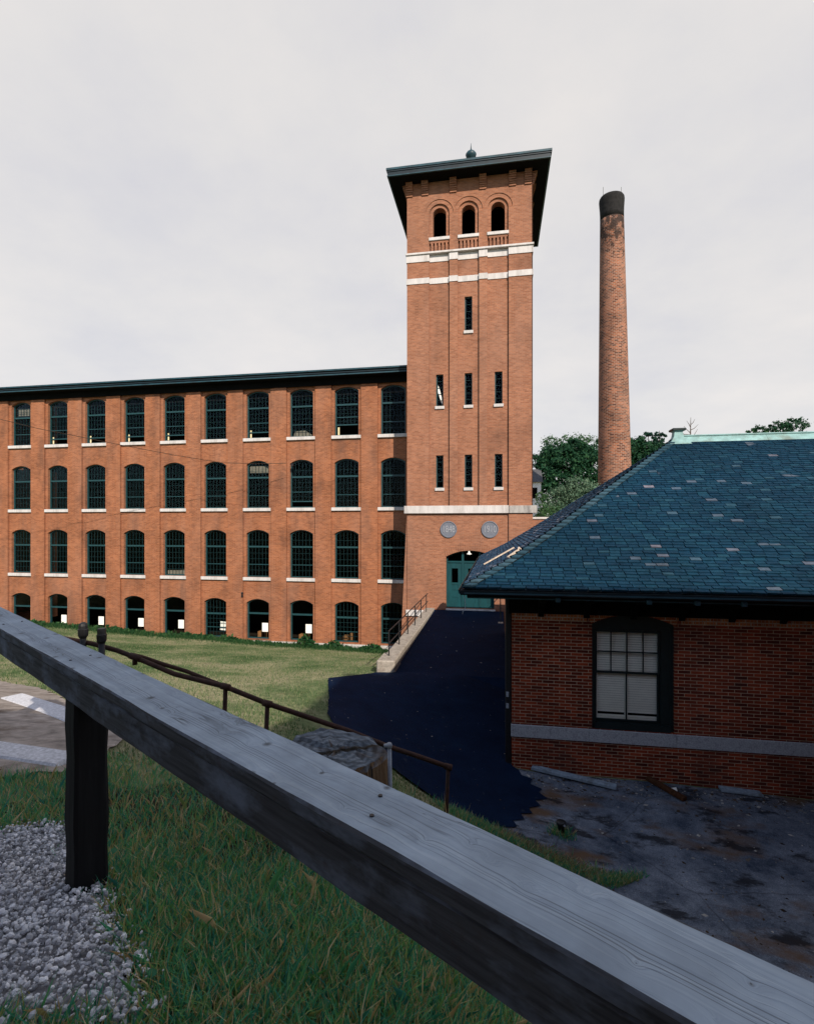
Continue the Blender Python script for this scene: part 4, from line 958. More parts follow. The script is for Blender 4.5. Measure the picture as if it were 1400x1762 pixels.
tr('broad_tree', 'dark green tree immediately right of the chimney foot', 1088, 64, 775, [(1090,795,64,2.6,2.4,3.0),(1070,800,64,2.4,2.2,3.2),(1110,800,64,2.4,2.2,2.6),(1095,768,64,1.6,1.6,1.5),(1125,790,64,1.6,1.5,1.9)], 'leafdark', 13000, .32, 23)
tr('pine_tree', 'dark pine with a pointed top second right of the chimney', 1115, 66, 743, [(1115,755,66,.8,.8,1.0),(1116,772,66,1.5,1.3,1.1),(1114,792,66,2.0,1.6,1.3)], 'needle', 2600, .34, 24)
tr('pine_tree', 'dark pine with a pointed top furthest right of the chimney beside the copper ridge post', 1134, 66, 741, [(1134,754,66,.8,.8,1.0),(1136,770,66,1.4,1.2,1.1),(1132,790,66,1.9,1.6,1.3)], 'needle', 2400, .34, 25)
tr('shrub', 'pale green bushy shrub in front of the dark tree above the slate hip', 985, 42, 835, [(985,850,42,1.5,1.4,1.2),(968,868,42,1.5,1.4,1.3),(1003,848,42,1.2,1.2,1.2),(998,835,42,.9,.9,.8),(960,890,42,1.3,1.2,1.2),(1000,880,42,1.5,1.3,1.4)], 'leafpale', 12000, .15, 26, trunk_r=.08, cat='shrub')
tr('young_tree', 'slim grey-green young tree close to the right side of the tower', 932, 36, 845, [(932,862,36,.45,.5,.8),(936,885,36,.55,.5,.8),(928,900,36,.6,.5,.6)], 'leafmid', 1300, .13, 27, trunk_r=.05)
tr('shrub', 'mid green shrub low against the tower foot above the slate hip', 945, 38, 868, [(948,888,38,.9,.9,.8),(935,898,38,.8,.8,.7),(965,893,38,.9,.9,.8)], 'leafmid', 2600, .15, 28, trunk_r=.05, cat='shrub')
tr('far_tree', 'distant tree top showing over the copper ridge at the right edge', 1318, 85, 735, [(1318,741,85,2.2,2,1.1),(1340,738,85,2.2,2,1.3),(1300,744,85,1.6,1.6,.7),(1365,736,85,2.2,2,1.6)], 'leafdark', 3200, .36, 29)
tb = P(1187, 905, 60); tb = gz(tb); bt = thing('bare_tree', 'leafless grey treetop above the copper ridge beside its end post', 'tree', tb)
mb = MB(); mb.tube([tb, P(1187,780,60), P(1188,718,60)], [.2,.12,.02], 6)
for a, e, m in ((758,(1172,742),(1180,752)),(752,(1200,738),(1194,748)),(745,(1176,733),(1182,740)),(740,(1201,730),(1194,737)),(735,(1181,724),(1185,730)),(748,(1166,746),(1176,747)),(731,(1195,721),(1192,727))):
    mb.tube([P(1187.5,a,60), P(m[0],m[1],60), P(e[0],e[1],60)], [.05,.035,.015], 5)
mb.build('trunk', M['deadwood'], bt)
# distant house and wall stub by the tower
hs = P(922, 905, 56); hs.z = H(hs.x, hs.y); dh = thing('distant_house', 'white gabled house glimpsed through the trees right of the tower', 'house', hs)
a = P(918, 905, 56); b = P(931, 905, 56); zt_ = (CY-829)/F*56
mb = MB(); mb.box(a.x-3, b.x, 58, 63, hs.z, zt_); mb.build('wall', M['drywall'], dh)
mb = MB(); mb.add([(a.x-3.2,57.7,zt_),(b.x+.2,57.7,zt_),(b.x+.2,63.3,zt_),(a.x-3.2,63.3,zt_),(a.x-3.2,60.5,zt_+1.7),(b.x+.2,60.5,zt_+1.7)], [(0,1,5,4),(3,4,5,2),(0,4,3),(1,2,5),(0,3,2,1)]); mb.build('roof', M['tar'], dh)
mb = MB(); mb.quad((b.x-1.2,57.99,zt_-1.8),(b.x-.4,57.99,zt_-1.8),(b.x-.4,57.99,zt_-.6),(b.x-1.2,57.99,zt_-.6)); mb.build('window', M['black'], dh)
gw = thing('garden_wall', 'low brick wall with pale coping behind the right corner of the tower', 'wall', (3, 27.3, -5.3))
mb = MB(); mb.box(TR+.02, 6, 27.2, 27.5, -6, .34); mb.build('wall', M['tower'], gw); mb = MB(); mb.cbox(TR+.02, 6.05, 27.13, 27.57, .343, .46, .02); mb.build('coping', M['stone'], gw)

# ------------------------------------------------------------------ wooden guard rail in the foreground
UV_, VV_, H0, D1, D2 = -1.1898, .0227, .74, .74/.4575, .74/.572
nX, nZ = .6433, 1.1898*.6433                           # across the rail, away from the camera
def RL(t, across, h):                                  # t: depth along the rail on its near edge
    return W(D2 + UV_*t + nX*across, t + nZ*across, -H0 + VV_*t + h)
WID = (D1-D2)*.6433
rail = thing('guard_rail', 'weathered grey timber guard rail on a black post across the foreground', 'guard rail', RL(2.5, .1, -1.1))
def timber(name, mat, y0, y1, z0, z1, t0, t1, seg, bev, warp, parent):
    rnd = random.Random(len(name)); mb = MB(); uv = []
    sec = [(y0,z1-bev),(y0+bev,z1),(y1-bev,z1),(y1,z1-bev),(y1,z0+bev),(y1-bev,z0),(y0+bev,z0),(y0,z0+bev)]; n = len(sec)
    ph_ = [rnd.uniform(0, 6) for _ in range(6)]; per = [0]
    for i in range(n): per.append(per[-1]+math.hypot(sec[(i+1) % n][0]-sec[i][0], sec[(i+1) % n][1]-sec[i][1]))
    for i in range(seg+1):
        t = t0+(t1-t0)*i/seg
        for j, (a, b) in enumerate(sec):
            w = warp*(math.sin(t*5+ph_[j % 6])+.6*math.sin(t*13+ph_[(j+2) % 6])+rnd.uniform(-.5, .5)); p = RL(t, a+w*.6, b+w*.5); mb.v.append(tuple(p))
    L = 1/ .6433
    for i in range(seg):
        for j in range(n):
            j2 = (j+1) % n; mb.f.append((i*n+j, (i+1)*n+j, (i+1)*n+j2, i*n+j2))
            ua, ub = (t0+(t1-t0)*i/seg)*L, (t0+(t1-t0)*(i+1)/seg)*L; uv += [(ua, per[j]), (ub, per[j]), (ub, per[j+1]), (ua, per[j+1])]
    mb.f.append(tuple(range(n))); uv += [(0, 0)]*n; mb.f.append(tuple(seg*n+k for k in range(n))[::-1]); uv += [(0, 0)]*n
    o = mb.build(name, mat, parent); lay = o.data.uv_layers.new(name='UVMap')
    for i, c in enumerate(uv): lay.data[i].uv = c
    if name == 'cap_board':                            # its side and bottom faces use the dark beam material
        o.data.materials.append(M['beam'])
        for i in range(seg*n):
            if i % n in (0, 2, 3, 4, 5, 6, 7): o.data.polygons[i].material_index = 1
    return o
TH = .1734
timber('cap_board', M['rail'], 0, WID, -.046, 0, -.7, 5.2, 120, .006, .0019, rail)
timber('beam', M['beam'], .008, WID-.03, -TH, -.049, -.7, 5.2, 90, .006, .002, rail)
def post(t, name):
    mb = MB(); s = .075
    for i in range(9):
        h = -TH+.02-(i/8)*1.25; k = s*(1+.05*math.sin(i*2.1)+.04*i/8)
        for a, b in ((-1,-.8),(-.8,-1),(.8,-1),(1,-.8),(1,.8),(.8,1),(-.8,1),(-1,.8)): mb.v.append(tuple(RL(t, WID/2-.005+b*k, 0)+(RGT*UV_+FWD).normalized()*(a*k)+Vector((0,0,h+(.0)))))
    for i in range(8):
        for j in range(8): mb.f.append((i*8+j, i*8+(j+1) % 8, (i+1)*8+(j+1) % 8, (i+1)*8+j))
    mb.f.append(tuple(range(8))); mb.build(name, M['post'], rail)
post(2.50, 'post'); post(5.0, 'post')
# nails and checks standing in the cap board
mb = MB()
for t, a in ((2.55,.05),(2.57,.15),(1.2,.07),(1.23,.15),(3.4,.05),(3.42,.16)): p = RL(t, a, .001); mb.tube([p-Vector((0,0,.004)), p+Vector((0,0,.003))], .006, 8)
mb.build('nail', M['iron'], rail)

# ------------------------------------------------------------------ stump, pipes and other small things
sc_ = P(576, 1289, 3.4); gb = H(sc_.x, sc_.y)-.1
mb = MB(); n = 40; rs = random.Random(4); jit = [1+.05*math.sin(3*2*math.pi*k/n+1)+.035*math.sin(7*2*math.pi*k/n)+rs.uniform(-.02,.02) for k in range(n)]
rows = [(gb-sc_.z, 1.1), (-.5, 1.04), (-.25, 1.02), (-.1, 1.0), (-.02, .985), (.004, .94), (.006, .8), (.0, .6), (.004, .4), (.0, .2), (.0, .06)]
tilt = lambda x, y: .0+(-.055)*((x*C_+y*S_)/.33)*.5
for i, (z, k_) in enumerate(rows):
    for k in range(n):
        r = .335*k_*jit[k]*(1+(.02*math.sin(k*9.1) if i < 5 else 0)); x, y = r*math.cos(2*math.pi*k/n), r*math.sin(2*math.pi*k/n)
        dz = (rs.uniform(-.013,.010) if 5 <= i < 10 else 0)+(tilt(x, y) if i >= 3 else 0)
        mb.v.append((sc_.x+x, sc_.y+y, sc_.z+z+dz))
for i in range(len(rows)-1):
    for k in range(n): k2 = (k+1) % n; mb.f.append((i*n+k, i*n+k2, (i+1)*n+k2, (i+1)*n+k))
mb.f.append(tuple((len(rows)-1)*n+k for k in range(n)))
st = rehome(mb.build('stump', M['stump'])); tag(st, 'thick round weathered timber stump just behind the guard rail', 'stump')

pr = thing('pipe_railing', 'rusty iron pipe railing running down the bank behind the guard rail and stump', 'railing', P(460, 1420, 4.3))
pts = [P(60,1083,4.7), P(106,1098,4.6), P(160,1108,4.5), P(200,1119,4.45), P(232,1131,4.4), P(300,1160,4.3), P(388,1182,4.2), P(460,1211,4.15), P(520,1231,4.2), P(600,1258,4.3), P(668,1285,4.4), P(720,1302,4.5), P(771,1320,4.55)]
MB().tube(pts, .021, 10).build('pipe', M['rust'], pr, True)
MB().tube([P(228,1127,4.5), P(245,1131,4.6), P(280,1143,4.7), P(320,1155,4.75), P(360,1171,4.75), P(395,1184,4.7)], .019, 10).build('pipe', M['rust'], pr, True)
for px, py, Z in ((388,1182,4.2),(460,1211,4.15),(771,1320,4.55)):
    p = P(px, py, Z); q = Vector((p.x-.02, p.y, H(p.x, p.y)-.05)); MB().tube([p, p.lerp(q, .5)+Vector((-.008,0,0)), q], .018, 10).build('post', M['rust'], pr, True)
    MB().tube([p+(pts[5]-pts[6]).normalized()*.035, p-(pts[5]-pts[6]).normalized()*.035], .028, 10).build('joint', M['rust'], pr, True)
p = P(232,1131,4.4); MB().tube([p+(pts[3]-pts[4]).normalized()*.05, p, p-(pts[3]-pts[4]).normalized()*.06], .028, 10).build('joint', M['rust'], pr, True)
p = P(232,1134,4.4); MB().tube([p, p+Vector((0,0,-.05))], .02, 8).build('joint', M['rust'], pr, True)
p = P(669.5, 1283, 3.3); gp = Vector((p.x+.02, p.y, H(p.x, p.y)-.05)); pole = thing('pipe_post', 'thin pale galvanised pipe post beside the stump', 'post', gp)
MB().tube([gp, p], .014, 8).build('pipe', M['galv'], pole, True); mb = MB(); mb.lathe(p, [(.012,-.02),(.018,-.012),(.02,.004),(.015,.014),(.005,.02)], 12); mb.tube([p, p+RGT*(-.035)+Vector((0,0,-.003))], .013, 8); mb.build('cap', M['galv'], pole, True)
for px, py, Z, lab in ((143,1073,4.5,'black iron post with round cap, left one of the pair above the guard rail'),(175,1082,4.4,'black iron post with square cap, right one of the pair above the guard rail')):
    p = P(px, py, Z); g = Vector((p.x, p.y, H(p.x, p.y)-.05)); t = thing('iron_post', lab, 'post', g, 'capped iron posts')
    MB().tube([g, p-Vector((0,0,.06))], .026, 10).build('shaft', M['iron'], t, True)
    mb = MB(); mb.lathe(p, [(.026,-.13),(.04,-.105),(.042,-.05),(.036,-.045),(.036,-.02)] + ([(.03,.0),(.012,.012)] if px < 150 else [(.036,0),(.033,.004)]), 6 if px > 150 else 14); mb.build('cap', M['iron'], t)
def ground_plank(name, label, pa, pb, w, h, mat, cat, lift=.05, cham=.006):
    a, b = Vector((*pa, H(*pa)+lift)), Vector((*pb, H(*pb)+lift)); d = b-a; L = d.length
    mb = MB(); mb.cbox(0, L, -w/2, w/2, 0, h, cham); rot = d.to_track_quat('X', 'Z').to_matrix(); mb.v = [tuple(rot @ Vector(v) + a) for v in mb.v]
    return tag(rehome(mb.build(name, mat)), label, cat)
ground_plank('plank', 'long pale blue-grey plank lying on the yard below the brick wall', gp_(915,1327), gp_(1060,1362), .16, .06, M['plank'], 'plank')
ground_plank('rotten_beam', 'dark rotten beam lying on the yard below the window wall', gp_(1113,1346), gp_(1178,1384), .12, .07, M['rot'], 'beam')
ground_plank('plank', 'flat grey board lying on the dark yard near the right edge', gp_(1238,1364), gp_(1310,1374), .18, .05, M['plank'], 'plank')
g = gp_(1157, 1365); mb = MB(); z = H(*g)+.05; mb.add([(g[0]-.06,g[1]-.03,z),(g[0]+.07,g[1]-.05,z+.02),(g[0]+.08,g[1]+.05,z+.04),(g[0]-.05,g[1]+.05,z+.01),(g[0]-.06,g[1]-.03,z-.02),(g[0]+.07,g[1]-.05,z)], [(0,1,2,3),(4,5,1,0)])
tag(rehome(mb.build('paper_scrap', M['paper'])), 'crumpled white paper scrap by the rotten beam', 'litter')
g = gp_(965, 1440); bz = H(*g); bol = thing('pipe_stub', 'short black pipe stub standing in weeds at the edge of the yard', 'bollard', (g[0], g[1], bz))
mb = MB(); mb.lathe((g[0],g[1],bz), [(.055,-.05),(.055,.19),(.08,.20),(.08,.25),(.06,.262),(.03,.266)], 16); mb.build('pipe', M['iron'], bol, True)
MB().tube([(g[0]+.04,g[1]-.06,bz+.22),(g[0]+.05,g[1]-.085,bz+.225)], .018, 8).build('bolt', M['galv'], bol)
# kerb slabs by the near path
for i, (a, b, lab) in enumerate(((gp_(20,1204),gp_(150,1250),'long pale concrete slab across the dirt path under the left end of the guard rail'),(gp_(-30,1296),gp_(118,1318),'shorter pale concrete slab nearer than the other on the dirt path'))):
    ground_plank('concrete_slab', lab, a, b, 0.34 if i == 0 else .3, .10, M['gravel'], 'slab', -.03, .03)
# cable from the mill wall out to the left
mb = MB(); a = P(492, 797, 27.5); a.y = YP-.05; e = P(64, 737, 24.0); e2 = e+(e-a).normalized()*9+Vector((0,0,2.2)); pts = []
for i in range(25):
    t = i/24; p = a.lerp(e2, t); s_end = 1.35; pts.append(p+Vector((0,0,-4*s_end*t*(1-t))))
def fitcable():
    out = []
    for px, py, Z in ((492,797,27.6),(440,798,27.3),(380,796,27),(300,783,26.4),(210,766,25.7),(130,750,25),(64,737,24.4),(0,721,23.8),(-120,688,22.6),(-300,630,21)): out.append(P(px, py, Z))
    return out
cab = MB().tube(fitcable(), .013, 6).build('overhead_cable', M['cable'], smooth=True); tag(rehome(cab), 'thin brown overhead cable sagging across the upper mill windows', 'cable')
an = P(492, 797, 27.6); mb = MB(); mb.cbox(an.x-.06, an.x+.06, YP-.14, YP-.002, an.z-.08, an.z+.08, .01); mb.build('cable_anchor', M['iron'], mill)
p = P(416.5, 1022, 29.0); mb = MB(); mb.cbox(p.x-.05, p.x+.05, YP-.09, YP-.002, p.z-.02, p.z+.09, .01); mb.cbox(p.x-.05, p.x+.05, YP-.09, YP-.002, p.z-.17, p.z-.07, .01); mb.build('wall_fitting', M['iron'], mill)

# ------------------------------------------------------------------ grass, weeds and gravel
def inpoly(poly, x, y):
    c = False; j = len(poly)-1
    for i in range(len(poly)):
        xi, yi = poly[i]; xj, yj = poly[j]
        if (yi > y) != (yj > y) and x < (xj-xi)*(y-yi)/(yj-yi)+xi: c = not c
        j = i
    return c
def blades(name, pts, hgt, wid, mat, seed, segs=1, bend=.5):
    rnd = np.random.RandomState(seed); n = len(pts); pts = np.array(pts); z = Hn(pts)
    ang = rnd.uniform(0, 2*np.pi, n); h = hgt*rnd.uniform(.45, 1.25, n); w = wid*rnd.uniform(.7, 1.3, n); ln = rnd.uniform(.1, 1, n)*bend*h; la = rnd.uniform(0, 2*np.pi, n)
    base = np.stack([pts[:,0], pts[:,1], z-.01], 1); side = np.stack([np.cos(ang)*w/2, np.sin(ang)*w/2, 0*ang], 1); lean = np.stack([np.cos(la)*ln, np.sin(la)*ln, 0*la], 1); up = np.stack([0*h, 0*h, h], 1)
    if segs == 1:
        v = np.stack([base-side, base+side, base+up+lean], 1).reshape(-1, 3); f = np.arange(n*3).reshape(-1, 3); k = 3
    else:
        m = base+up*.6+lean*.35
        v = np.stack([base-side, base+side, m+side*.7, base+up+lean, m-side*.7], 1).reshape(-1, 3); f = np.arange(n*5).reshape(-1, 5); k = 5
    me = bpy.data.meshes.new(name); me.from_pydata(v.tolist(), [], f.tolist()); me.materials.append(mat)
    o = bpy.data.objects.new(name, me); COL.objects.link(o); return struct(o, 'stuff')
rg = np.random.RandomState(3)
def clumpy(x, y, s): return .5+.5*math.sin(x*s+1.3*math.sin(y*s*.7))*math.sin(y*s*1.1+1.7*math.sin(x*s*.6+2))
# near grass
soil = plain('dark_soil', (.028,.024,.014), .95, .5, 9, .1, bumpy=.5)
sheet('soil', [(-4.4,2.0),(-3.6,3.1),(-2.6,4.3),(-1.4,4.6),(.2,3.4),(1.2,2.0),(1.2,.6),(-3.2,.6)], soil, .012, .25, .08, 9)
pts = []
GRAVP = [gp_(*q) for q in ((-120,1452),(0,1440),(60,1431),(108,1428),(136,1456),(152,1492),(170,1524),(200,1600),(240,1700),(270,1790),(-150,1790))]
rnd = random.Random(9)
while len(pts) < 90000:
    Z = rnd.uniform(1.5, 5.2); X = rnd.uniform(-1.05*Z-.3, .55*Z); p = W(X, Z, 0)
    if rnd.random() > min(1, (2.4/Z)**1.8): continue
    if inpoly(GRAVP, p.x+rnd.gauss(0,.05), p.y+rnd.gauss(0,.05)) or inpoly(PATH, p.x, p.y): continue
    if rnd.random() > .35+.65*clumpy(p.x, p.y, 4.0): continue
    pts.append((p.x, p.y))
tag_ = blades('near_grass', pts, .095, .0062, M['blade'], 1, 2, 1.0)
tall = [p for p in pts if rnd.random() < .05 and clumpy(p[0]+3, p[1], 2.3) > .5]
blades('tall_grass', tall, .17, .008, M['blade'], 2, 2, .8)
bl = MB(); rb = random.Random(44)
for _ in range(900):
    x, y = pts[rb.randrange(len(pts))]
    if clumpy(x+1, y+2, 3.1) < .55: continue
    z = H(x, y)+rb.uniform(.015, .07); sz = rb.uniform(.010, .026); n_v = Vector((rb.gauss(0,.5), rb.gauss(0,.5), 1)).normalized(); u = n_v.orthogonal().normalized(); u = Matrix.Rotation(rb.uniform(0,6.28), 3, n_v) @ u; v = n_v.cross(u); p = Vector((x, y, z))
    bl.add([p-u*sz, p-u*sz*.3+v*sz*.6, p+u*sz*.5+v*sz*.5, p+u*sz, p+u*sz*.5-v*sz*.5, p-u*sz*.3-v*sz*.6], [(0,1,2,3,4,5)])
struct(bl.build('broad_leaf_weeds', leaf_mat('broad_weed_leaves', [(0, (.03,.14,.09)), (.6, (.07,.24,.12)), (1, (.12,.32,.16))])), 'stuff')
# lawn towards the mill
pts = []
while len(pts) < 90000:
    y = 4.5+22.4*rnd.random()**1.25; x = rnd.uniform(-30, .8)
    if x > -3.56 and y > 8.4 or x < -1.15*y-2 or inpoly(DRIVE, x, y) or inpoly(PATH, x, y) or y < 4.6 and x > -1: continue
    if y > 14.5 and x > -3.62: continue
    pts.append((x, y))
blades('lawn', pts, .075, .014, M['lawnblade'], 3, 1, .8)
# verge at the yard's edge: green and bleached
pts = []; dry = []
vl = [gp_(770,1393), gp_(850,1437), gp_(940,1478), gp_(1039,1518), gp_(1085,1525)]
for i in range(9000):
    k = rnd.randrange(4); t = rnd.random(); w = rnd.gauss(0, .13); a, b = vl[k], vl[k+1]
    x, y = a[0]+(b[0]-a[0])*t+w, a[1]+(b[1]-a[1])*t+w*.8
    (dry if (k in (1, 2) and rnd.random() < .55 and w > -.05) else pts).append((x, y))
blades('verge_grass', pts, .12, .01, M['blade'], 4, 2, .8); blades('dry_grass', dry, .11, .009, M['dryblade'], 5, 2, 1.4)
pts = [(g[0]+rnd.gauss(0,.09), g[1]+rnd.gauss(0,.07)) for _ in range(420)]; blades('weed_tuft', pts, .16, .012, M['blade'], 6, 2, .9)
pts = []
for px, Zc in ((678,6.4),(690,6.2),(755,6.3),(790,6.6),(800,6.8)):
    q = P(px, 905, Zc-2.2); pts += [(q.x+rnd.gauss(0,.05), q.y+rnd.gauss(0,.05)) for _ in range(26)]
blades('tall_weeds', pts, .42, .011, M['blade'], 7, 2, .35)
# weeds along the foot of the mill
def weed(x, y, h, r, n, seed, name=None):
    rn = random.Random(seed); mb = MB(); z0 = H(x, y)
    for _ in range(n):
        a = rn.uniform(0, 6.28); k = rn.random()**.5*r; p = Vector((x+math.cos(a)*k, y+math.sin(a)*k*.7, z0+rn.random()*h*(1-.5*k/r)))
        nn = Vector((rn.uniform(-1,1), rn.uniform(-1.2,.4), rn.uniform(.2,1.2))).normalized(); u = nn.orthogonal().normalized(); u = Matrix.Rotation(rn.uniform(0,6.28), 3, nn) @ u; v = nn.cross(u); s = rn.uniform(.07,.15)
        mb.add([p-u*s, p+v*s*.5, p+u*s, p-v*s*.5], [(0,1,2,3)])
    return mb
al = MB(); 
for i in range(120):
    x = rnd.uniform(-29, -4.6); w = weed(x, YP-.1-abs(rnd.gauss(0,.28)), rnd.uniform(.12,.42)*(.6 if x > -14 else 1), rnd.uniform(.2,.45), 34, 100+i); al.add(w.v, w.f)
struct(al.build('wall_weeds', M['weed']), 'stuff')
pts = [(rnd.uniform(-30, -3.7), YP-.15-abs(rnd.gauss(0,.55))) for _ in range(9000)]; blades('wall_grass', pts, .24, .022, M['wallgrass'], 8, 2, .7)
for px, lab in ((528, 'dark leafy weed clump at the mill wall under the third window from the tower'), (575, 'low leafy weed clump at the mill wall under the second window from the tower'), (640, 'leafy weed clump at the mill wall nearest the pale kerb block')):
    x = px2x(px, 26.7); tag(rehome(weed(x, 26.6, .75 if px == 528 else .5, .5, 170, px).build('weed_plant', M['weed'])), lab, 'weed', 'weed clumps at the mill wall')
# gravel heap at the lower left
mb = MB(); ico = [(0,0,1),(.894,0,.447),(.276,.851,.447),(-.724,.526,.447),(-.724,-.526,.447),(.276,-.851,.447),(.724,.526,-.447),(-.276,.851,-.447),(-.894,0,-.447),(-.276,-.851,-.447),(.724,-.526,-.447),(0,0,-1)]
icf = [(0,1,2),(0,2,3),(0,3,4),(0,4,5),(0,5,1),(1,6,2),(2,7,3),(3,8,4),(4,9,5),(5,10,1),(6,7,2),(7,8,3),(8,9,4),(9,10,5),(10,6,1),(6,11,7),(7,11,8),(8,11,9),(9,11,10),(10,11,6)]
cnt = 0
while cnt < 7500:
    x = rnd.uniform(-3.4, -.8); y = rnd.uniform(.9, 3.4)
    if not inpoly(GRAVP, x+rnd.gauss(0,.035), y+rnd.gauss(0,.035)): continue
    s = .004+.013*rnd.random()**2.2; z = H(x, y)+.02+rnd.uniform(0, .05); rot = Matrix.Rotation(rnd.uniform(0,6.28), 3, Vector((rnd.gauss(0,1), rnd.gauss(0,1), rnd.gauss(0,1))).normalized())
    mb.add([tuple(rot @ Vector((a*s*rnd.uniform(.8,1.2), b*s*.8, c*s*.6))+Vector((x, y, z))) for a, b, c in ico], icf); cnt += 1
M['stones'] = leaf_mat('gravel_stones', [(0, (.20,.205,.22)), (.4, (.47,.48,.51)), (1, (.85,.85,.87))], .85, 0)
struct(mb.build('gravel_stones', M['stones']), 'stuff')
soil2 = plain('stone_dust', (.22,.22,.235), .95, .4, 40, .1, bumpy=.5)
gp2 = sheet('gravel_bed', GRAVP, soil2, .02, .12, .05, 8)

# loose grit, leaves and chips on the yard and the drive
M['chips'] = leaf_mat('loose_chips', [(0, (.02,.014,.01)), (.4, (.09,.06,.035)), (.7, (.16,.155,.15)), (1, (.42,.40,.36))], .9, 0)
def grit(name, n, pick, zof, s0, s1, seed):
    rn = random.Random(seed); mb = MB()
    while n:
        x, y = pick(rn)
        z = zof(x, y)
        if z is None: continue
        sz = rn.uniform(s0, s1)*(.4+rn.random()**3); a = rn.uniform(0, 6.28); ca, sa = math.cos(a)*sz, math.sin(a)*sz; k = rn.uniform(.3, .8); h = sz*rn.uniform(.15, .5)
        b = [(x-ca,y-sa,z), (x+sa*k,y-ca*k,z), (x+ca,y+sa,z), (x-sa*k,y+ca*k,z), (x,y,z+h)]
        mb.add(b, [(0,1,4),(1,2,4),(2,3,4),(3,0,4)]); n -= 1
    return struct(mb.build(name, M['chips']), 'stuff')
def ypick(rn):
    if rn.random() < .55: return rn.uniform(.4, 6.3), 11.18-abs(rn.gauss(0, .35))
    return rn.uniform(.3, 6.3), rn.uniform(5, 11.1)
def dz(x, y): return Hn([(x, y)])[0]+.052
grit('yard_grit', 1700, ypick, lambda x, y: (Hn([(x, y)])[0]+.032 if inpoly(YARD, x, y) and not inpoly(DRIVE, x, y) else None), .012, .045, 31)
grit('drive_grit', 110, lambda rn: (rn.uniform(-4.4, .4), rn.uniform(8.6, 14.8)), lambda x, y: (dz(x, y) if inpoly(DRIVE, x, y) else None), .010, .030, 32)
grit('ramp_grit', 90, lambda rn: (rn.uniform(-3.0, .2), rn.uniform(15.1, 25)), lambda x, y: -4.385+(y-15.0)/(FP-15.0)*.245, .012, .035, 33)

# ------------------------------------------------------------------ unseen building added behind the photographer to shade the foreground and powerhouse wall
sb = thing('shade_building', 'plain brick building added unseen behind the photographer to cast shade', 'shade_building', (6, -9, -4))
LOWT, HIT = 4.8, 9.35
mb = MB(); mb.box(-9, 6.4, -14, -4.0, -4, LOWT); mb.box(6.405, 19, -16, -4.0, -7, HIT); mb.build('wall', M['house'], sb)
mb = MB(); mb.box(-9.1, 6.4, -14.1, -3.9, LOWT+.003, LOWT+.12); mb.box(6.3, 19.1, -16.1, -3.9, HIT+.003, HIT+.15); mb.build('roof', M['tar'], sb)
for k in range(5):
    x = -8+2.6*k+(1.2 if k > 5 else 0); mb = MB(); mb.box(x, x+1.1, -4.0, -3.96, .2, 2.3); mb.build('window', M['tealdark'], sb)

# ------------------------------------------------------------------ light, sky, camera
EL, AZ = R(33), R(30)
sd = Vector((math.sin(AZ)*math.cos(EL), -math.cos(AZ)*math.cos(EL), math.sin(EL)))
su = bpy.data.lights.new('sun', 'SUN'); su.energy = 4.8; su.angle = R(.6); su.color = (1, .90, .77)
so = bpy.data.objects.new('sun', su); COL.objects.link(so); so.rotation_euler = sd.to_track_quat('Z', 'Y').to_euler(); so.location = (30, -40, 40)
w = bpy.data.worlds.new('World'); SC.world = w; w.use_nodes = True; nt = w.node_tree; bg = nt.nodes['Background']
sky = nt.nodes.new('ShaderNodeTexSky'); sky.sky_type = 'NISHITA'; sky.sun_disc = False; sky.sun_elevation = EL; sky.sun_rotation = math.atan2(sd.x, sd.y); sky.air_density = 1.0; sky.dust_density = .3; sky.ozone_density = 3.0
tc = nt.nodes.new('ShaderNodeTexCoord'); sp = nt.nodes.new('ShaderNodeSeparateXYZ'); nt.links.new(tc.outputs['Generated'], sp.inputs[0])
def wm(op, a, b=0.0):
    n = nt.nodes.new('ShaderNodeMath'); n.operation = op
    for s, v in zip(n.inputs, (a, b)):
        if isinstance(v, (int, float)): s.default_value = v
        else: nt.links.new(v, s)
    return n.outputs[0]
den = wm('ADD', wm('MAXIMUM', sp.outputs[2], 0.0), .22); cb = nt.nodes.new('ShaderNodeCombineXYZ')
nt.links.new(wm('DIVIDE', sp.outputs[0], den), cb.inputs[0]); nt.links.new(wm('DIVIDE', sp.outputs[1], den), cb.inputs[1])
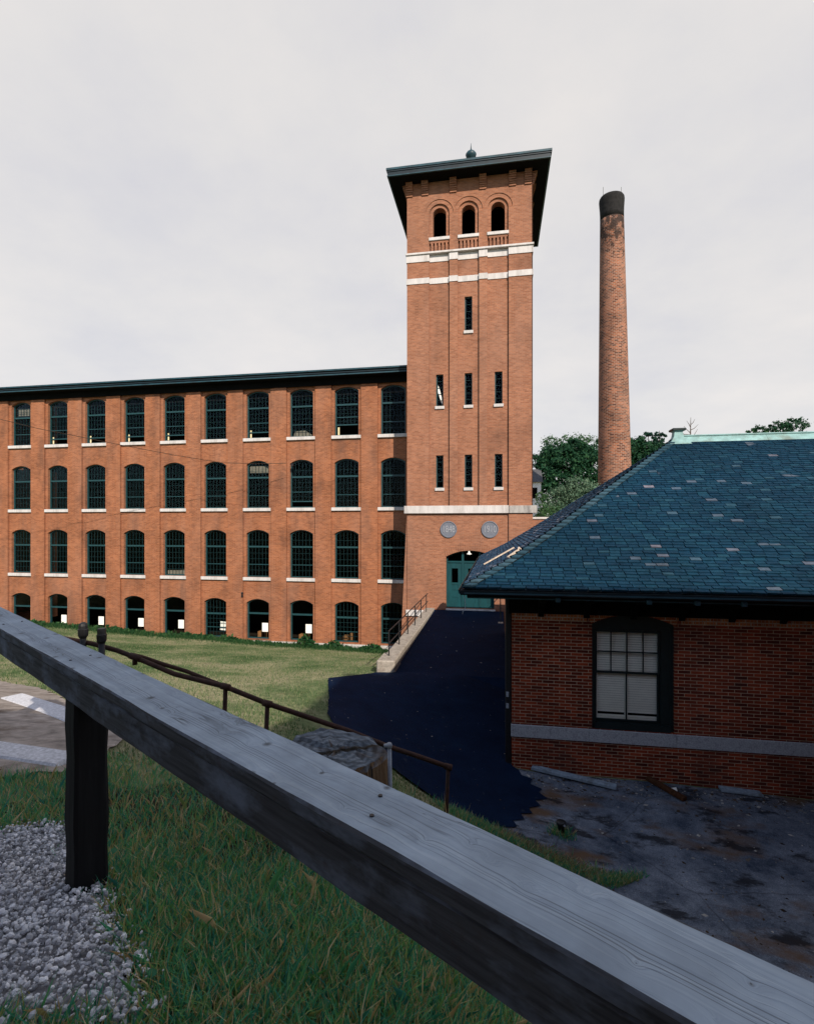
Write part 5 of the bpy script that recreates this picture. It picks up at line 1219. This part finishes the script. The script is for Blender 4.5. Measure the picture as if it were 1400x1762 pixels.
def wnoise(scale, det, r):
    n = nt.nodes.new('ShaderNodeTexNoise'); n.inputs['Scale'].default_value = scale; n.inputs['Detail'].default_value = det; n.inputs['Roughness'].default_value = r; nt.links.new(cb.outputs[0], n.inputs['Vector']); return n.outputs['Fac']
def wramp(f, stops):
    n = nt.nodes.new('ShaderNodeValToRGB')
    while len(n.color_ramp.elements) < len(stops): n.color_ramp.elements.new(.5)
    for e, (p, c) in zip(n.color_ramp.elements, stops): e.position = p; e.color = (*c, 1)
    nt.links.new(f, n.inputs[0]); return n.outputs[0]
def wmix(f, a, b, mode='MIX'):
    n = nt.nodes.new('ShaderNodeMix'); n.data_type = 'RGBA'; n.blend_type = mode
    for s, v in ((n.inputs[0], f), (n.inputs[6], a), (n.inputs[7], b)):
        if isinstance(v, (int, float)): s.default_value = v
        elif isinstance(v, tuple): s.default_value = (*v, 1)
        else: nt.links.new(v, s)
    return n.outputs[2]
# thin cloud sheet over the north; clearer blue overhead and behind
cl = wramp(wnoise(1.5, 7, .58), [(.30, (3.85,3.80,3.98)), (.5, (4.36,4.23,4.17)), (.68, (4.75,4.52,4.34))])
front = wramp(wm('ADD', sp.outputs[1], wm('MULTIPLY', wnoise(1.3, 5, .6), .35)), [(.20, (.34,.34,.34)), (.62, (1,1,1))])
cover = wm('MULTIPLY', front, .94)
nt.links.new(wmix(cover, sky.outputs[0], cl), bg.inputs['Color']); bg.inputs['Strength'].default_value = .15
cam = bpy.data.cameras.new('camera'); co = bpy.data.objects.new('camera', cam); COL.objects.link(co); SC.camera = co
co.location = (0, 0, 0); co.rotation_euler = (R(90), 0, YAW); cam.sensor_fit = 'HORIZONTAL'; cam.sensor_width = 36; cam.lens = 36*F/1400
cam.shift_x = -(CX-700)/1400; cam.shift_y = (CY-881)/1400; cam.clip_start = .05; cam.clip_end = 4000
SC.view_settings.view_transform = 'Standard'; SC.view_settings.look = 'None'; SC.view_settings.exposure = .28; SC.view_settings.gamma = 1
SC.render.resolution_x, SC.render.resolution_y = 813, 1024
